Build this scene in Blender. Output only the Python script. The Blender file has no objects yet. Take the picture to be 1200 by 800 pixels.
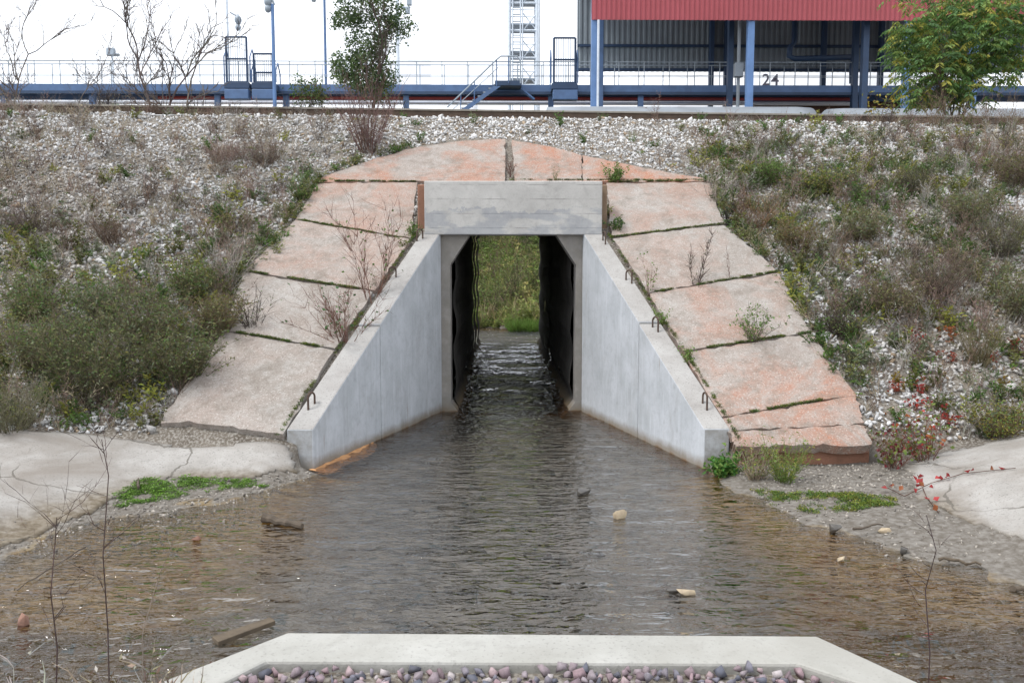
import bpy, math, random
import numpy as np
from mathutils import Vector, Matrix

random.seed(7)
rng = np.random.default_rng(7)
R = math.radians
scene = bpy.context.scene
COL = scene.collection

# ------------------------------------------------------------------ camera
F = 973.0                       # focal length in pixels of a 1200 px wide frame
PITCH, YAW = R(4.88), R(0.589)
CAM = np.array([0.0, 0.0, 2.05])
cd = bpy.data.cameras.new('camera')
cd.sensor_width = 36.0
cd.lens = F / 1200 * 36
cd.clip_start = 0.05
cd.clip_end = 3000
cam = bpy.data.objects.new('camera', cd)
cam.location = CAM
cam.rotation_euler = (R(90) - PITCH, 0, -YAW)
COL.objects.link(cam)
scene.camera = cam

# ------------------------------------------------------------------ light
world = bpy.data.worlds.new('World')
scene.world = world
world.use_nodes = True
wn, wl = world.node_tree.nodes, world.node_tree.links
bg = wn['Background']
sky = wn.new('ShaderNodeTexSky')
sky.sky_type = 'NISHITA'
sky.sun_disc = False
SUN_EL, SUN_AZ = R(58), R(248)
sky.sun_elevation = SUN_EL
sky.sun_rotation = SUN_AZ
sky.air_density = 1.0
sky.dust_density = 1.2
sky.ozone_density = 1.0
hs = wn.new('ShaderNodeHueSaturation')          # overcast: cloud takes the blue out
hs.inputs['Saturation'].default_value = 0.22
wl.new(sky.outputs[0], hs.inputs['Color'])
cl = wn.new('ShaderNodeMix'); cl.data_type = 'RGBA'          # an even layer of cloud in front of the clear sky
cl.inputs[0].default_value = 0.75
cl.inputs[7].default_value = (6.1, 6.35, 6.75, 1)
wl.new(hs.outputs[0], cl.inputs[6])
wl.new(cl.outputs[2], bg.inputs['Color'])
bg.inputs['Strength'].default_value = 0.15
sd = bpy.data.lights.new('sun', 'SUN')
sd.energy = 1.5
sd.angle = R(14)
sd.color = (1.0, 0.97, 0.93)
sun = bpy.data.objects.new('sun', sd)
COL.objects.link(sun)
sdir = Vector((math.sin(SUN_AZ) * math.cos(SUN_EL), math.cos(SUN_AZ) * math.cos(SUN_EL), math.sin(SUN_EL)))
sun.rotation_euler = sdir.to_track_quat('Z', 'Y').to_euler()
sun.location = (0, -5, 30)
scene.view_settings.view_transform = 'Standard'
scene.view_settings.look = 'None'
scene.view_settings.gamma = 1.0
scene.view_settings.exposure = 0.82

# ------------------------------------------------------------------ measuring
_f = np.array([math.sin(YAW) * math.cos(PITCH), math.cos(YAW) * math.cos(PITCH), -math.sin(PITCH)])
_r = np.array([math.cos(YAW), -math.sin(YAW), 0.0])
_u = np.cross(_r, _f)


def ray(px, py):
    return _f + (px - 600) / F * _r + (400 - py) / F * _u


def at(px, py, Y):
    d = ray(px, py)
    return CAM + d * (Y / d[1])


def atz(px, py, z):
    d = ray(px, py)
    return CAM + d * ((z - CAM[2]) / d[2])


SL = 0.613
def atB(px, py, lift=0.06):
    """point of the embankment's slope (plane z = 2.5 + SL (y-12) + lift) behind a pixel"""
    d = ray(px, py)
    t = (2.5 - 12 * SL + lift - CAM[2]) / (d[2] - SL * d[1])
    return CAM + d * t


def project(P):
    v = P - CAM
    w = v @ _f
    return 600 + F * (v @ _r) / w, 400 - F * (v @ _u) / w


def lat(n, seed):
    r = np.random.default_rng(seed)
    return r.random((n, n))
_L = [lat(64, 100 + i) for i in range(6)]


def vnoise(x, y, s=1.0, k=0):
    x = np.asarray(x, float) * s + 17.3 * k; y = np.asarray(y, float) * s + 9.1 * k
    L = _L[k % 6]
    xi = np.floor(x).astype(int); yi = np.floor(y).astype(int)
    fx = x - xi; fy = y - yi
    fx = fx * fx * (3 - 2 * fx); fy = fy * fy * (3 - 2 * fy)
    a = L[xi % 64, yi % 64]; b = L[(xi + 1) % 64, yi % 64]
    c = L[xi % 64, (yi + 1) % 64]; d = L[(xi + 1) % 64, (yi + 1) % 64]
    return (a * (1 - fx) + b * fx) * (1 - fy) + (c * (1 - fx) + d * fx) * fy


def fbm(x, y, s=1.0, k=0, o=4):
    t = 0; a = 1; n = 0
    for i in range(o):
        t = t + a * vnoise(x, y, s * 2 ** i, k + i); n += a; a *= 0.5
    return t / n


def sstep(a, b, x):
    t = np.clip((x - a) / (b - a), 0, 1)
    return t * t * (3 - 2 * t)

# ------------------------------------------------------------------ object helpers


def tag(o, label=None, cat=None, group=None, kind=None):
    if label: o['label'] = label
    if cat: o['category'] = cat
    if group: o['group'] = group
    if kind: o['kind'] = kind
    return o


def empty(name, loc=(0, 0, 0), label=None, cat=None, group=None):
    o = bpy.data.objects.new(name, None)
    o.empty_display_size = 0.2
    COL.objects.link(o)
    o.location = Vector([float(c) for c in loc])
    return tag(o, label, cat, group)


def link(name, me, mat=None, parent=None):
    o = bpy.data.objects.new(name, me)
    COL.objects.link(o)
    if mat is not None and not me.materials:
        me.materials.append(mat)
    if parent is not None:
        o.parent = parent
        o.matrix_parent_inverse = Matrix.Translation(-parent.location) if parent.type == 'EMPTY' and parent.parent is None else Matrix.Identity(4)
    return o


def mesh_np(name, V, T, C=None):
    V = np.asarray(V, np.float32); T = np.asarray(T, np.int32)
    me = bpy.data.meshes.new(name)
    me.vertices.add(len(V)); me.vertices.foreach_set('co', V.ravel())
    k = T.shape[1]
    me.loops.add(T.size); me.loops.foreach_set('vertex_index', T.ravel())
    me.polygons.add(len(T))
    me.polygons.foreach_set('loop_start', np.arange(0, T.size, k, dtype=np.int32))
    me.update(calc_edges=True)
    if C is not None:
        ca = me.color_attributes.new('Col', 'FLOAT_COLOR', 'POINT')
        rgba = np.ones((len(V), 4), np.float32); rgba[:, :3] = C
        ca.data.foreach_set('color', rgba.ravel())
    return me


def smooth(o):
    o.data.polygons.foreach_set('use_smooth', np.ones(len(o.data.polygons), bool))
    return o


class MB:
    """collects boxes, bars, tubes; build() links them as ONE mesh object"""
    def __init__(self):
        self.v = []; self.f = []

    def add(self, vs, fs):
        b = len(self.v)
        self.v += [tuple(float(c) for c in p) for p in vs]
        self.f += [tuple(i + b for i in q) for q in fs]
        return self

    def box(self, a, b):
        (x0, y0, z0), (x1, y1, z1) = a, b
        return self.add([(x0, y0, z0), (x1, y0, z0), (x1, y1, z0), (x0, y1, z0), (x0, y0, z1), (x1, y0, z1), (x1, y1, z1), (x0, y1, z1)],
                        [(0, 3, 2, 1), (4, 5, 6, 7), (0, 1, 5, 4), (1, 2, 6, 5), (2, 3, 7, 6), (3, 0, 4, 7)])

    def hexa(self, p):          # 4 bottom corners then 4 top corners
        return self.add(p, [(0, 3, 2, 1), (4, 5, 6, 7), (0, 1, 5, 4), (1, 2, 6, 5), (2, 3, 7, 6), (3, 0, 4, 7)])

    def tube(self, pts, r, n=6, cap=True):
        pts = [Vector([float(c) for c in p]) for p in pts]
        rs = r if hasattr(r, '__len__') else [r] * len(pts)
        vs = []; fs = []
        t0 = (pts[1] - pts[0]).normalized()
        a = t0.orthogonal().normalized()
        for i, p in enumerate(pts):
            t = (pts[min(i + 1, len(pts) - 1)] - pts[max(i - 1, 0)]).normalized()
            a = (a - t * a.dot(t)).normalized(); b = t.cross(a)
            for k in range(n):
                q = 2 * math.pi * (k + 0.5) / n
                vs.append(p + (a * math.cos(q) + b * math.sin(q)) * rs[i])
        for i in range(len(pts) - 1):
            for k in range(n):
                k2 = (k + 1) % n
                fs.append((i * n + k, i * n + k2, (i + 1) * n + k2, (i + 1) * n + k))
        if cap:
            fs.append(tuple(range(n - 1, -1, -1))); fs.append(tuple(range((len(pts) - 1) * n, len(pts) * n)))
        return self.add(vs, fs)

    def bar(self, a, b, w):     # square bar
        return self.tube([a, b], w * 0.7071, 4)

    def prism(self, poly, a, b):
        """closed 2-D polygon (list of (u,v)) given as two 3-D rings a, b"""
        n = len(a)
        return self.add(list(a) + list(b), [tuple(range(n - 1, -1, -1)), tuple(range(n, 2 * n))] +
                        [(k, (k + 1) % n, n + (k + 1) % n, n + k) for k in range(n)])

    def mesh(self, name, bevel=0):
        me = bpy.data.meshes.new(name)
        me.from_pydata(self.v, [], self.f)
        if bevel:
            import bmesh
            bm = bmesh.new(); bm.from_mesh(me)
            bmesh.ops.bevel(bm, geom=[e for e in bm.edges if e.calc_face_angle(0) > 0.5], offset=bevel, segments=2, profile=0.5, affect='EDGES')
            bm.to_mesh(me); bm.free()
        me.update()
        return me

    def build(self, name, mat, parent=None, bevel=0):
        return link(name, self.mesh(name, bevel), mat, parent)

# ------------------------------------------------------------------ materials


def new_mat(name):
    m = bpy.data.materials.new(name)
    m.use_nodes = True
    return m, m.node_tree.nodes, m.node_tree.links, m.node_tree.nodes['Principled BSDF']


class NT:
    """small node-building helper"""
    def __init__(self, name, rough=0.85, spec=0.3):
        self.m, self.n, self.l, self.p = new_mat(name)
        self.p.inputs['Roughness'].default_value = rough
        self.p.inputs['Specular IOR Level'].default_value = spec
        self.geo = self.n.new('ShaderNodeNewGeometry')
        self.tc = self.n.new('ShaderNodeTexCoord')

    def noise(self, scale, detail=5, rough=0.6, vec=None, dist=0.0, stretch=None):
        t = self.n.new('ShaderNodeTexNoise')
        t.inputs['Scale'].default_value = scale; t.inputs['Detail'].default_value = detail
        t.inputs['Roughness'].default_value = rough; t.inputs['Distortion'].default_value = dist
        v = vec or self.geo.outputs['Position']
        if stretch:
            mp = self.n.new('ShaderNodeMapping'); mp.inputs['Scale'].default_value = stretch
            self.l.new(v, mp.inputs['Vector']); v = mp.outputs[0]
        self.l.new(v, t.inputs['Vector'])
        return t.outputs['Fac']

    def ramp(self, fac, a, b, ca=(0, 0, 0), cb=(1, 1, 1)):
        r = self.n.new('ShaderNodeValToRGB')
        r.color_ramp.elements[0].position = a; r.color_ramp.elements[1].position = b
        r.color_ramp.elements[0].color = (*ca, 1); r.color_ramp.elements[1].color = (*cb, 1)
        self.l.new(fac, r.inputs[0])
        return r.outputs[0]

    def mix(self, fac, a, b, mode='MIX'):
        x = self.n.new('ShaderNodeMix'); x.data_type = 'RGBA'; x.blend_type = mode
        for s, v in ((x.inputs[0], fac), (x.inputs[6], a), (x.inputs[7], b)):
            if isinstance(v, (int, float)): s.default_value = v
            elif isinstance(v, tuple): s.default_value = (*v, 1)
            else: self.l.new(v, s)
        return x.outputs[2]

    def math(self, op, a, b=None):
        x = self.n.new('ShaderNodeMath'); x.operation = op
        for s, v in zip(x.inputs, (a, b)):
            if v is None: continue
            if isinstance(v, (int, float)): s.default_value = v
            else: self.l.new(v, s)
        return x.outputs[0]

    def sep(self, vec):
        s = self.n.new('ShaderNodeSeparateXYZ'); self.l.new(vec, s.inputs[0]); return s.outputs

    def attr(self, name, kind='GEOMETRY'):
        a = self.n.new('ShaderNodeAttribute'); a.attribute_name = name; a.attribute_type = kind
        return a

    def color(self, c):
        if isinstance(c, tuple): self.p.inputs['Base Color'].default_value = (*c, 1)
        else: self.l.new(c, self.p.inputs['Base Color'])
        return self

    def bump(self, h, strength=0.3, dist=0.01):
        b = self.n.new('ShaderNodeBump'); b.inputs['Strength'].default_value = strength; b.inputs['Distance'].default_value = dist
        self.l.new(h, b.inputs['Height']); self.l.new(b.outputs[0], self.p.inputs['Normal'])
        return self


M = {}
# embankment soil / stream bed
t = NT('earth', 0.95, 0.2)
z = t.sep(t.geo.outputs['Position'])[2]
n1 = t.noise(3.0, 6); n2 = t.noise(40, 4); n3 = t.noise(0.9, 3)
soil = t.mix(t.ramp(n1, .35, .7), (.085, .07, .055), (.20, .175, .145))
soil = t.mix(t.ramp(n2, .45, .7), soil, (.33, .31, .28))
bed = t.mix(t.ramp(n3, .38, .62), (.075, .046, .016), (.15, .095, .03))
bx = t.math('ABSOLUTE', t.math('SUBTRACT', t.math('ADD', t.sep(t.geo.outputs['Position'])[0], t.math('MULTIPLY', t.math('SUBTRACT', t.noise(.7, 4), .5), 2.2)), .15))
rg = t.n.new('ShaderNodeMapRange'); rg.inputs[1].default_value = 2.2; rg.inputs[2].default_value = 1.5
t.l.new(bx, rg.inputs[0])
silt_sheen = t.mix(t.ramp(t.noise(3.2, 6, .65, dist=.6), .36, .62), (.12, .12, .125), (.24, .24, .25))  # grey silt mid-channel, kept pale in place of weak sky reflection
bed = t.mix(rg.outputs[0], bed, silt_sheen)
bed = t.mix(t.ramp(t.noise(7.0, 5, .65, dist=1.2), .57, .66), bed, (.06, .09, .11))
bed = t.mix(t.ramp(n2, .58, .75), bed, (.11, .10, .09))
edge = t.math('ADD', z, t.math('MULTIPLY', t.math('SUBTRACT', n1, .5), .05))
wet = t.mix(t.ramp(t.noise(18, 5), .4, .65), (.12, .105, .088), (.21, .195, .175))
sh = t.mix(t.ramp(t.noise(5, 5, .65, stretch=(.6, 1.4, 1), dist=.8), .42, .60), (.20, .115, .022), (.31, .225, .095))
rs = t.n.new('ShaderNodeMapRange'); rs.inputs[1].default_value = -.10; rs.inputs[2].default_value = -.045
t.l.new(edge, rs.inputs[0])
bed = t.mix(rs.outputs[0], bed, sh)
re = t.n.new('ShaderNodeMapRange'); re.inputs[1].default_value = -.018; re.inputs[2].default_value = .004
t.l.new(edge, re.inputs[0])
c = t.mix(re.outputs[0], bed, wet)
r_ = t.n.new('ShaderNodeMapRange'); r_.inputs[1].default_value = .10; r_.inputs[2].default_value = .28
t.l.new(edge, r_.inputs[0])
c = t.mix(r_.outputs[0], c, soil)
t.color(c).bump(n2, .6, .02)
M['earth'] = t.m


def concrete(name, base, dark, stain=None, zstain=False, board=False, speck=0.35, rough=.85, streak=False, crack=0, low=False):
    t = NT(name, rough, .25)
    a = t.noise(2.2, 6, .62); b = t.noise(60, 3, .6); d = t.noise(11, 5, .65)
    c = t.mix(t.ramp(a, .36, .66), base, dark)
    c = t.mix(t.math('MULTIPLY', t.ramp(d, .52, .75), .45), c, tuple(x * .72 for x in dark))
    c = t.mix(t.math('MULTIPLY', t.ramp(b, .58, .66), speck), c, tuple(x * .45 for x in dark))
    if streak:      # faint vertical formwork / rain streaks
        s = t.noise(6, 5, .6, stretch=(3.5, 3.5, .22))
        c = t.mix(t.math('MULTIPLY', t.ramp(s, .54, .72), .35), c, tuple(x * .70 for x in dark))
        s2 = t.noise(5, 4, .6, stretch=(3.0, 3.0, .3), dist=.4)
        c = t.mix(t.math('MULTIPLY', t.ramp(s2, .55, .75), .45), c, tuple(min(1, x * 1.18) for x in base))
    if stain:
        s = t.noise(1.1, 5, .6, dist=.6)
        c = t.mix(t.math('MULTIPLY', t.ramp(s, .42, .66), .8), c, stain)
    if streak:
        gm = t.noise(2.6, 8, .72, stretch=(1, 1, .55), dist=.3)
        c = t.mix(t.math('MULTIPLY', t.ramp(gm, .50, .70), .40), c, (.24, .24, .235))
        rr = t.noise(9, 4, .6, stretch=(2.5, 2.5, .16))
        c = t.mix(t.math('MULTIPLY', t.math('MULTIPLY', t.ramp(rr, .62, .72), t.ramp(t.noise(1.3, 2), .5, .6)), .5), c, (.22, .16, .11))
    if low:         # silt left along the waterline
        zz = t.sep(t.geo.outputs['Position'])[2]
        ql = t.math('ADD', zz, t.math('MULTIPLY', t.math('SUBTRACT', t.noise(3.5, 6, .65), .5), .16))
        c = t.mix(t.ramp(ql, .05, .13), t.mix(t.ramp(t.noise(14, 4), .4, .6), (.12, .095, .065), (.20, .17, .13)), c)
    if crack:
        vo = t.n.new('ShaderNodeTexVoronoi'); vo.feature = 'DISTANCE_TO_EDGE'; vo.inputs['Scale'].default_value = crack
        dsp = t.n.new('ShaderNodeVectorMath'); dsp.operation = 'ADD'
        nz = t.n.new('ShaderNodeTexNoise'); nz.inputs['Scale'].default_value = 3.0; nz.inputs['Detail'].default_value = 5
        sc_ = t.n.new('ShaderNodeVectorMath'); sc_.operation = 'SCALE'; sc_.inputs['Scale'].default_value = .35
        t.l.new(t.geo.outputs['Position'], nz.inputs['Vector']); t.l.new(nz.outputs['Color'], sc_.inputs[0])
        t.l.new(t.geo.outputs['Position'], dsp.inputs[0]); t.l.new(sc_.outputs[0], dsp.inputs[1]); t.l.new(dsp.outputs[0], vo.inputs['Vector'])
        ck = t.math('MULTIPLY', t.math('LESS_THAN', vo.outputs['Distance'], .009), t.ramp(t.noise(.9, 3), .42, .55))
        c = t.mix(t.math('MULTIPLY', ck, .75), c, (.10, .09, .075))
    if zstain:      # tide line: brown scum where the wall meets the water
        zz = t.sep(t.geo.outputs['Position'])[2]
        q = t.math('ADD', zz, t.math('MULTIPLY', t.math('SUBTRACT', t.noise(5, 4), .5), .12))
        c = t.mix(t.ramp(q, .03, .13), t.mix(.75, c, (.17, .13, .08)), c)
        ny = t.sep(t.geo.outputs['True Normal'])[1]
        ef = t.math('MULTIPLY', t.math('LESS_THAN', ny, -.97), t.ramp(t.noise(7, 5), .25, .6))
        c = t.mix(t.math('MULTIPLY', ef, .7), c, (.20, .185, .16))
        c = t.mix(t.ramp(t.math('ADD', q, .02), .0, .035), (.17, .095, .045), c)
    h = b
    if board:
        zz = t.sep(t.geo.outputs['Position'])[2]
        w = t.math('FRACT', t.math('MULTIPLY', zz, 4.9))
        ln = t.math('GREATER_THAN', t.math('ABSOLUTE', t.math('SUBTRACT', w, .5)), .475)
        ln = t.math('MULTIPLY', ln, t.ramp(t.noise(3, 2), .4, .6))
        c = t.mix(t.math('MULTIPLY', ln, .5), c, (.10, .095, .09))
        c = t.mix(t.math('MULTIPLY', t.math('MULTIPLY', t.ramp(t.noise(4, 5, .6, stretch=(.5, 1, 1.2)), .45, .54), t.math('LESS_THAN', t.math('ADD', zz, t.math('MULTIPLY', t.noise(7, 4), .35)), 3.08)), .38), c, (.17, .20, .25))
        h = t.math('SUBTRACT', b, ln)
    t.color(c).bump(h, .35, .008)
    M[name] = t.m
    return t


concrete('wall_concrete', (.475, .495, .525), (.385, .405, .425), zstain=True, speck=.12, streak=True)
concrete('coping_concrete', (.37, .36, .345), (.29, .275, .26), speck=.5)
concrete('beam_concrete', (.50, .49, .47), (.38, .37, .355), board=True, speck=.2)
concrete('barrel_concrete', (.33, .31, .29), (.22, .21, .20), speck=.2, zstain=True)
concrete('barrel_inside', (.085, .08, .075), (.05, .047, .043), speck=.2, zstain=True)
concrete('parapet_concrete', (.40, .395, .37), (.31, .305, .28), stain=(.30, .29, .26), speck=.35)
concrete('apron_concrete', (.36, .345, .325), (.275, .26, .24), stain=(.20, .175, .15), speck=.6, crack=.8, low=True)
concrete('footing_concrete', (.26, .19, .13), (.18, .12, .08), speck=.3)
concrete('red_footing', (.30, .15, .10), (.20, .11, .075), speck=.3)

# paving slab: exposed aggregate, rust-coloured lichen whose amount is set per slab
t = NT('slab_concrete', .9, .2)
a = t.noise(1.6, 6, .6); sp = t.noise(55, 3, .7); sp2 = t.noise(42, 4, .7)
c = t.mix(t.ramp(a, .35, .68), (.31, .285, .26), (.25, .225, .20))
c = t.mix(t.math('MULTIPLY', t.ramp(t.noise(5.5, 6, .7, dist=.4), .48, .60), .5), c, (.36, .35, .33))
red = t.attr('stain', 'OBJECT').outputs['Fac']
fl = t.ramp(t.noise(1.1, 7, .68, dist=.5), .42, .58)
amt = t.math('MULTIPLY', t.math('ADD', .12, t.math('MULTIPLY', fl, .88)), red)
c = t.mix(amt, c, t.mix(t.ramp(t.noise(9, 4), .4, .6), (.34, .15, .09), (.33, .19, .135)))
c = t.mix(t.math('MULTIPLY', t.ramp(sp, .56, .62), .55), c, (.50, .47, .44))
c = t.mix(t.math('MULTIPLY', t.ramp(sp2, .56, .64), .6), c, (.15, .12, .10))
c = t.mix(t.math('MULTIPLY', t.ramp(t.noise(3.5, 7, .75, dist=.3), .50, .66), .6), c, (.16, .135, .11))
t.color(c).bump(sp, .5, .012)
M['slab'] = t.m


def vcol(name, rough=.8, trans=0.0, spec=.2, nz=None):
    t = NT(name, rough, spec)
    a = t.attr('Col').outputs['Color']
    if nz:
        a = t.mix(t.math('MULTIPLY', t.ramp(t.noise(nz, 4), .4, .7), .45), a, (.10, .09, .08))
    t.color(a)
    if trans:
        out = t.n['Material Output']
        tr = t.n.new('ShaderNodeBsdfTranslucent'); mx = t.n.new('ShaderNodeMixShader')
        t.l.new(a, tr.inputs[0]); mx.inputs[0].default_value = trans
        t.l.new(t.p.outputs[0], mx.inputs[1]); t.l.new(tr.outputs[0], mx.inputs[2]); t.l.new(mx.outputs[0], out.inputs[0])
    M[name] = t.m


vcol('leafy', .6, .35, .3)
vcol('twig', .9)
vcol('stones', .9, nz=60)


def flat(name, col, rough=.5, spec=.4, metal=0.0, wear=None, scale=5):
    t = NT(name, rough, spec)
    t.p.inputs['Metallic'].default_value = metal
    n = t.noise(scale, 5, .6)
    c = t.mix(t.ramp(n, .4, .75), col, wear or tuple(x * .78 for x in col))
    t.color(c); M[name] = t.m


flat('blue_paint', (.085, .155, .30), .5, wear=(.06, .105, .20), scale=2)
flat('light_blue_paint', (.12, .22, .43), .5, wear=(.09, .17, .33), scale=2)
flat('dark_blue_paint', (.03, .06, .12), .55, wear=(.025, .045, .09), scale=2)
flat('grey_steel', (.30, .35, .40), .5, wear=(.24, .28, .33))
flat('pale_steel', (.62, .68, .75), .5)
flat('white_paint', (.85, .87, .90), .5, wear=(.80, .82, .86), scale=.6)
flat('red_sheet', (.34, .07, .085), .55, wear=(.30, .06, .07), scale=1)
flat('grey_sheet', (.22, .26, .29), .5, wear=(.18, .21, .24), scale=1)
flat('red_paint', (.38, .06, .06), .5)
flat('green_paint', (.03, .25, .12), .5)
flat('tank_grey', (.24, .27, .30), .6, wear=(.19, .21, .23), scale=1.5)
flat('brown_rust', (.10, .05, .03), .8, wear=(.06, .035, .025))
flat('rust', (.085, .055, .04), .8, wear=(.05, .035, .03), scale=30)
flat('rail_rust', (.10, .068, .048), .75, wear=(.06, .042, .032), scale=8)
flat('rail_top', (.24, .22, .19), .45, wear=(.18, .155, .125), scale=8)
flat('dark_number', (.06, .055, .075), .6)
flat('lamp_glass', (.55, .60, .68), .3)
flat('bark_grey', (.16, .135, .115), .9, wear=(.10, .085, .07), scale=20)
flat('driftwood', (.10, .078, .058), .9, wear=(.05, .04, .03), scale=14)
flat('plank_wood', (.11, .085, .058), .85, wear=(.055, .042, .03), scale=14)
flat('wet_stone', (.06, .055, .05), .25, .5, wear=(.11, .10, .085), scale=18)
flat('tan_stone', (.42, .34, .23), .6, .4, wear=(.26, .20, .14), scale=18)
flat('brick_stone', (.30, .17, .125), .85, wear=(.19, .11, .085), scale=24)
flat('rust_mud', (.58, .31, .14), .8, wear=(.30, .14, .06), scale=9)

# water: clear brown stream, fresnel reflection over a transparent tint
t = NT('stream_water', .05)
pos = t.geo.outputs['Position']
sx, sy, sz = t.sep(pos)
far = t.math('MULTIPLY', t.math('SUBTRACT', sy, 7.0), .3)
h1 = t.noise(4.2, 2, .5, stretch=(1.0, 2.3, 1), dist=.5)
h2 = t.noise(11, 2, .5, stretch=(1.0, 1.7, 1), dist=.4)
h3 = t.noise(2.1, 2, .5, stretch=(.6, 2.4, 1), dist=.8)
h4 = t.noise(38, 2, .6, stretch=(1.0, 1.5, 1))
h = t.math('ADD', t.math('ADD', t.math('MULTIPLY', h1, .75), t.math('MULTIPLY', h2, .45)), t.math('ADD', t.math('MULTIPLY', h3, .6), t.math('MULTIPLY', h4, .04)))
b = t.n.new('ShaderNodeBump'); b.inputs['Strength'].default_value = 1.0; b.inputs['Distance'].default_value = .042
dr_ = t.n.new('ShaderNodeMapRange'); dr_.inputs[1].default_value = 11.5; dr_.inputs[2].default_value = 15; dr_.inputs[3].default_value = .052; dr_.inputs[4].default_value = .12
t.l.new(sy, dr_.inputs[0]); t.l.new(dr_.outputs[0], b.inputs['Distance'])
t.l.new(h, b.inputs['Height'])
fr = t.n.new('ShaderNodeFresnel'); fr.inputs['IOR'].default_value = 1.45
t.l.new(b.outputs[0], fr.inputs['Normal'])
gl = t.n.new('ShaderNodeBsdfGlossy'); gl.inputs['Roughness'].default_value = .012
t.l.new(b.outputs[0], gl.inputs['Normal'])
tp = t.n.new('ShaderNodeBsdfTransparent'); tp.inputs[0].default_value = (.76, .71, .62, 1)
mx = t.n.new('ShaderNodeMixShader')
fm = t.n.new('ShaderNodeMath'); fm.operation = 'MULTIPLY'; fm.use_clamp = True; fm.inputs[1].default_value = 1.65
t.l.new(fr.outputs[0], fm.inputs[0]); t.l.new(fm.outputs[0], mx.inputs[0]); t.l.new(tp.outputs[0], mx.inputs[1]); t.l.new(gl.outputs[0], mx.inputs[2])
t.l.new(mx.outputs[0], t.n['Material Output'].inputs[0])
M['water'] = t.m

# ------------------------------------------------------------------ terrain
XL0, XR0, YP = -0.91, 1.15, 12.0          # tunnel mouth: inner faces of the wing walls at the portal
YE = 8.47                                  # front end of the wing walls
kL, kR = 1.05 / (YP - YE), 0.92 / (YP - YE)
def wing_xL(y): return XL0 - (YP - y) * kL
def wing_xR(y): return XR0 + (YP - y) * kR


cp = [(-120, 500, .43), (0, 505, .42), (100, 500, .42), (190, 508, .34), (330, 523, .26), (358, 551, .04),
      (0, 560, .24), (100, 550, .19), (200, 548, .13), (110, 590, .05), (0, 617, .06), (-150, 640, .14), (260, 558, .07), (310, 560, .05),
      (0, 652, .0), (-100, 700, .0), (60, 630, .0), (110, 612, .0), (200, 598, .0), (310, 575, .0), (357, 562, -.01),
      (150, 640, -.02), (250, 612, -.018), (330, 600, -.035), (60, 690, -.025), (0, 720, -.03), (-100, 750, -.05), (200, 650, -.03),
      (200, 710, -.055), (400, 600, -.11), (470, 530, -.12), (600, 560, -.14), (600, 700, -.16), (100, 757, -.06), (0, 757, -.055), (330, 660, -.08),
      (845, 560, .0), (865, 577, .0), (940, 608, .0), (1010, 630, .0), (1080, 655, .0), (1200, 690, .0), (1320, 710, .02),
      (870, 550, .06), (950, 560, .06), (1022, 547, .07), (1000, 590, .05), (1060, 600, .05), (1110, 628, .04), (1200, 655, .05), (1065, 553, .10),
      (1130, 560, .20), (1200, 560, .30), (1200, 605, .18), (1320, 600, .36), (1320, 560, .46), (1130, 590, .10),
      (900, 618, -.04), (1000, 660, -.04), (1100, 685, -.03), (1200, 722, -.045), (800, 650, -.14), (900, 700, -.085), (1050, 740, -.07), (1200, 765, -.07), (750, 560, -.13)]
_c = np.array([atz(a, b, zz) for a, b, zz in cp])
def _U(r2): return np.where(r2 > 1e-12, 0.5 * r2 * np.log(r2 + 1e-12), 0)
_K = _U(((_c[:, None, :2] - _c[None, :, :2]) ** 2).sum(-1)) + np.eye(len(_c)) * 0.02
_Pm = np.c_[np.ones(len(_c)), _c[:, :2]]
_A = np.block([[_K, _Pm], [_Pm.T, np.zeros((3, 3))]])
_w = np.linalg.solve(_A, np.r_[_c[:, 2], 0, 0, 0])


def rbf(x, y):
    x = np.clip(x, -5.2, 6.2); y = np.clip(y, 4.2, 8.9)
    sh = x.shape; x = x.ravel(); y = y.ravel()
    out = np.empty(len(x))
    for i in range(0, len(x), 20000):
        q = np.c_[x[i:i + 20000], y[i:i + 20000]]
        r2 = ((q[:, None] - _c[None, :, :2]) ** 2).sum(-1)
        out[i:i + 20000] = _U(r2) @ _w[:-3] + _w[-3] + q @ _w[-2:]
    return np.clip(out, -.2, .5).reshape(sh)


CREST = 4.885
def bank(x, y):
    b = 2.5 + SL * (y - 12 - .05 * x * sstep(12, 16, y))
    return np.minimum(b, CREST)


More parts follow.
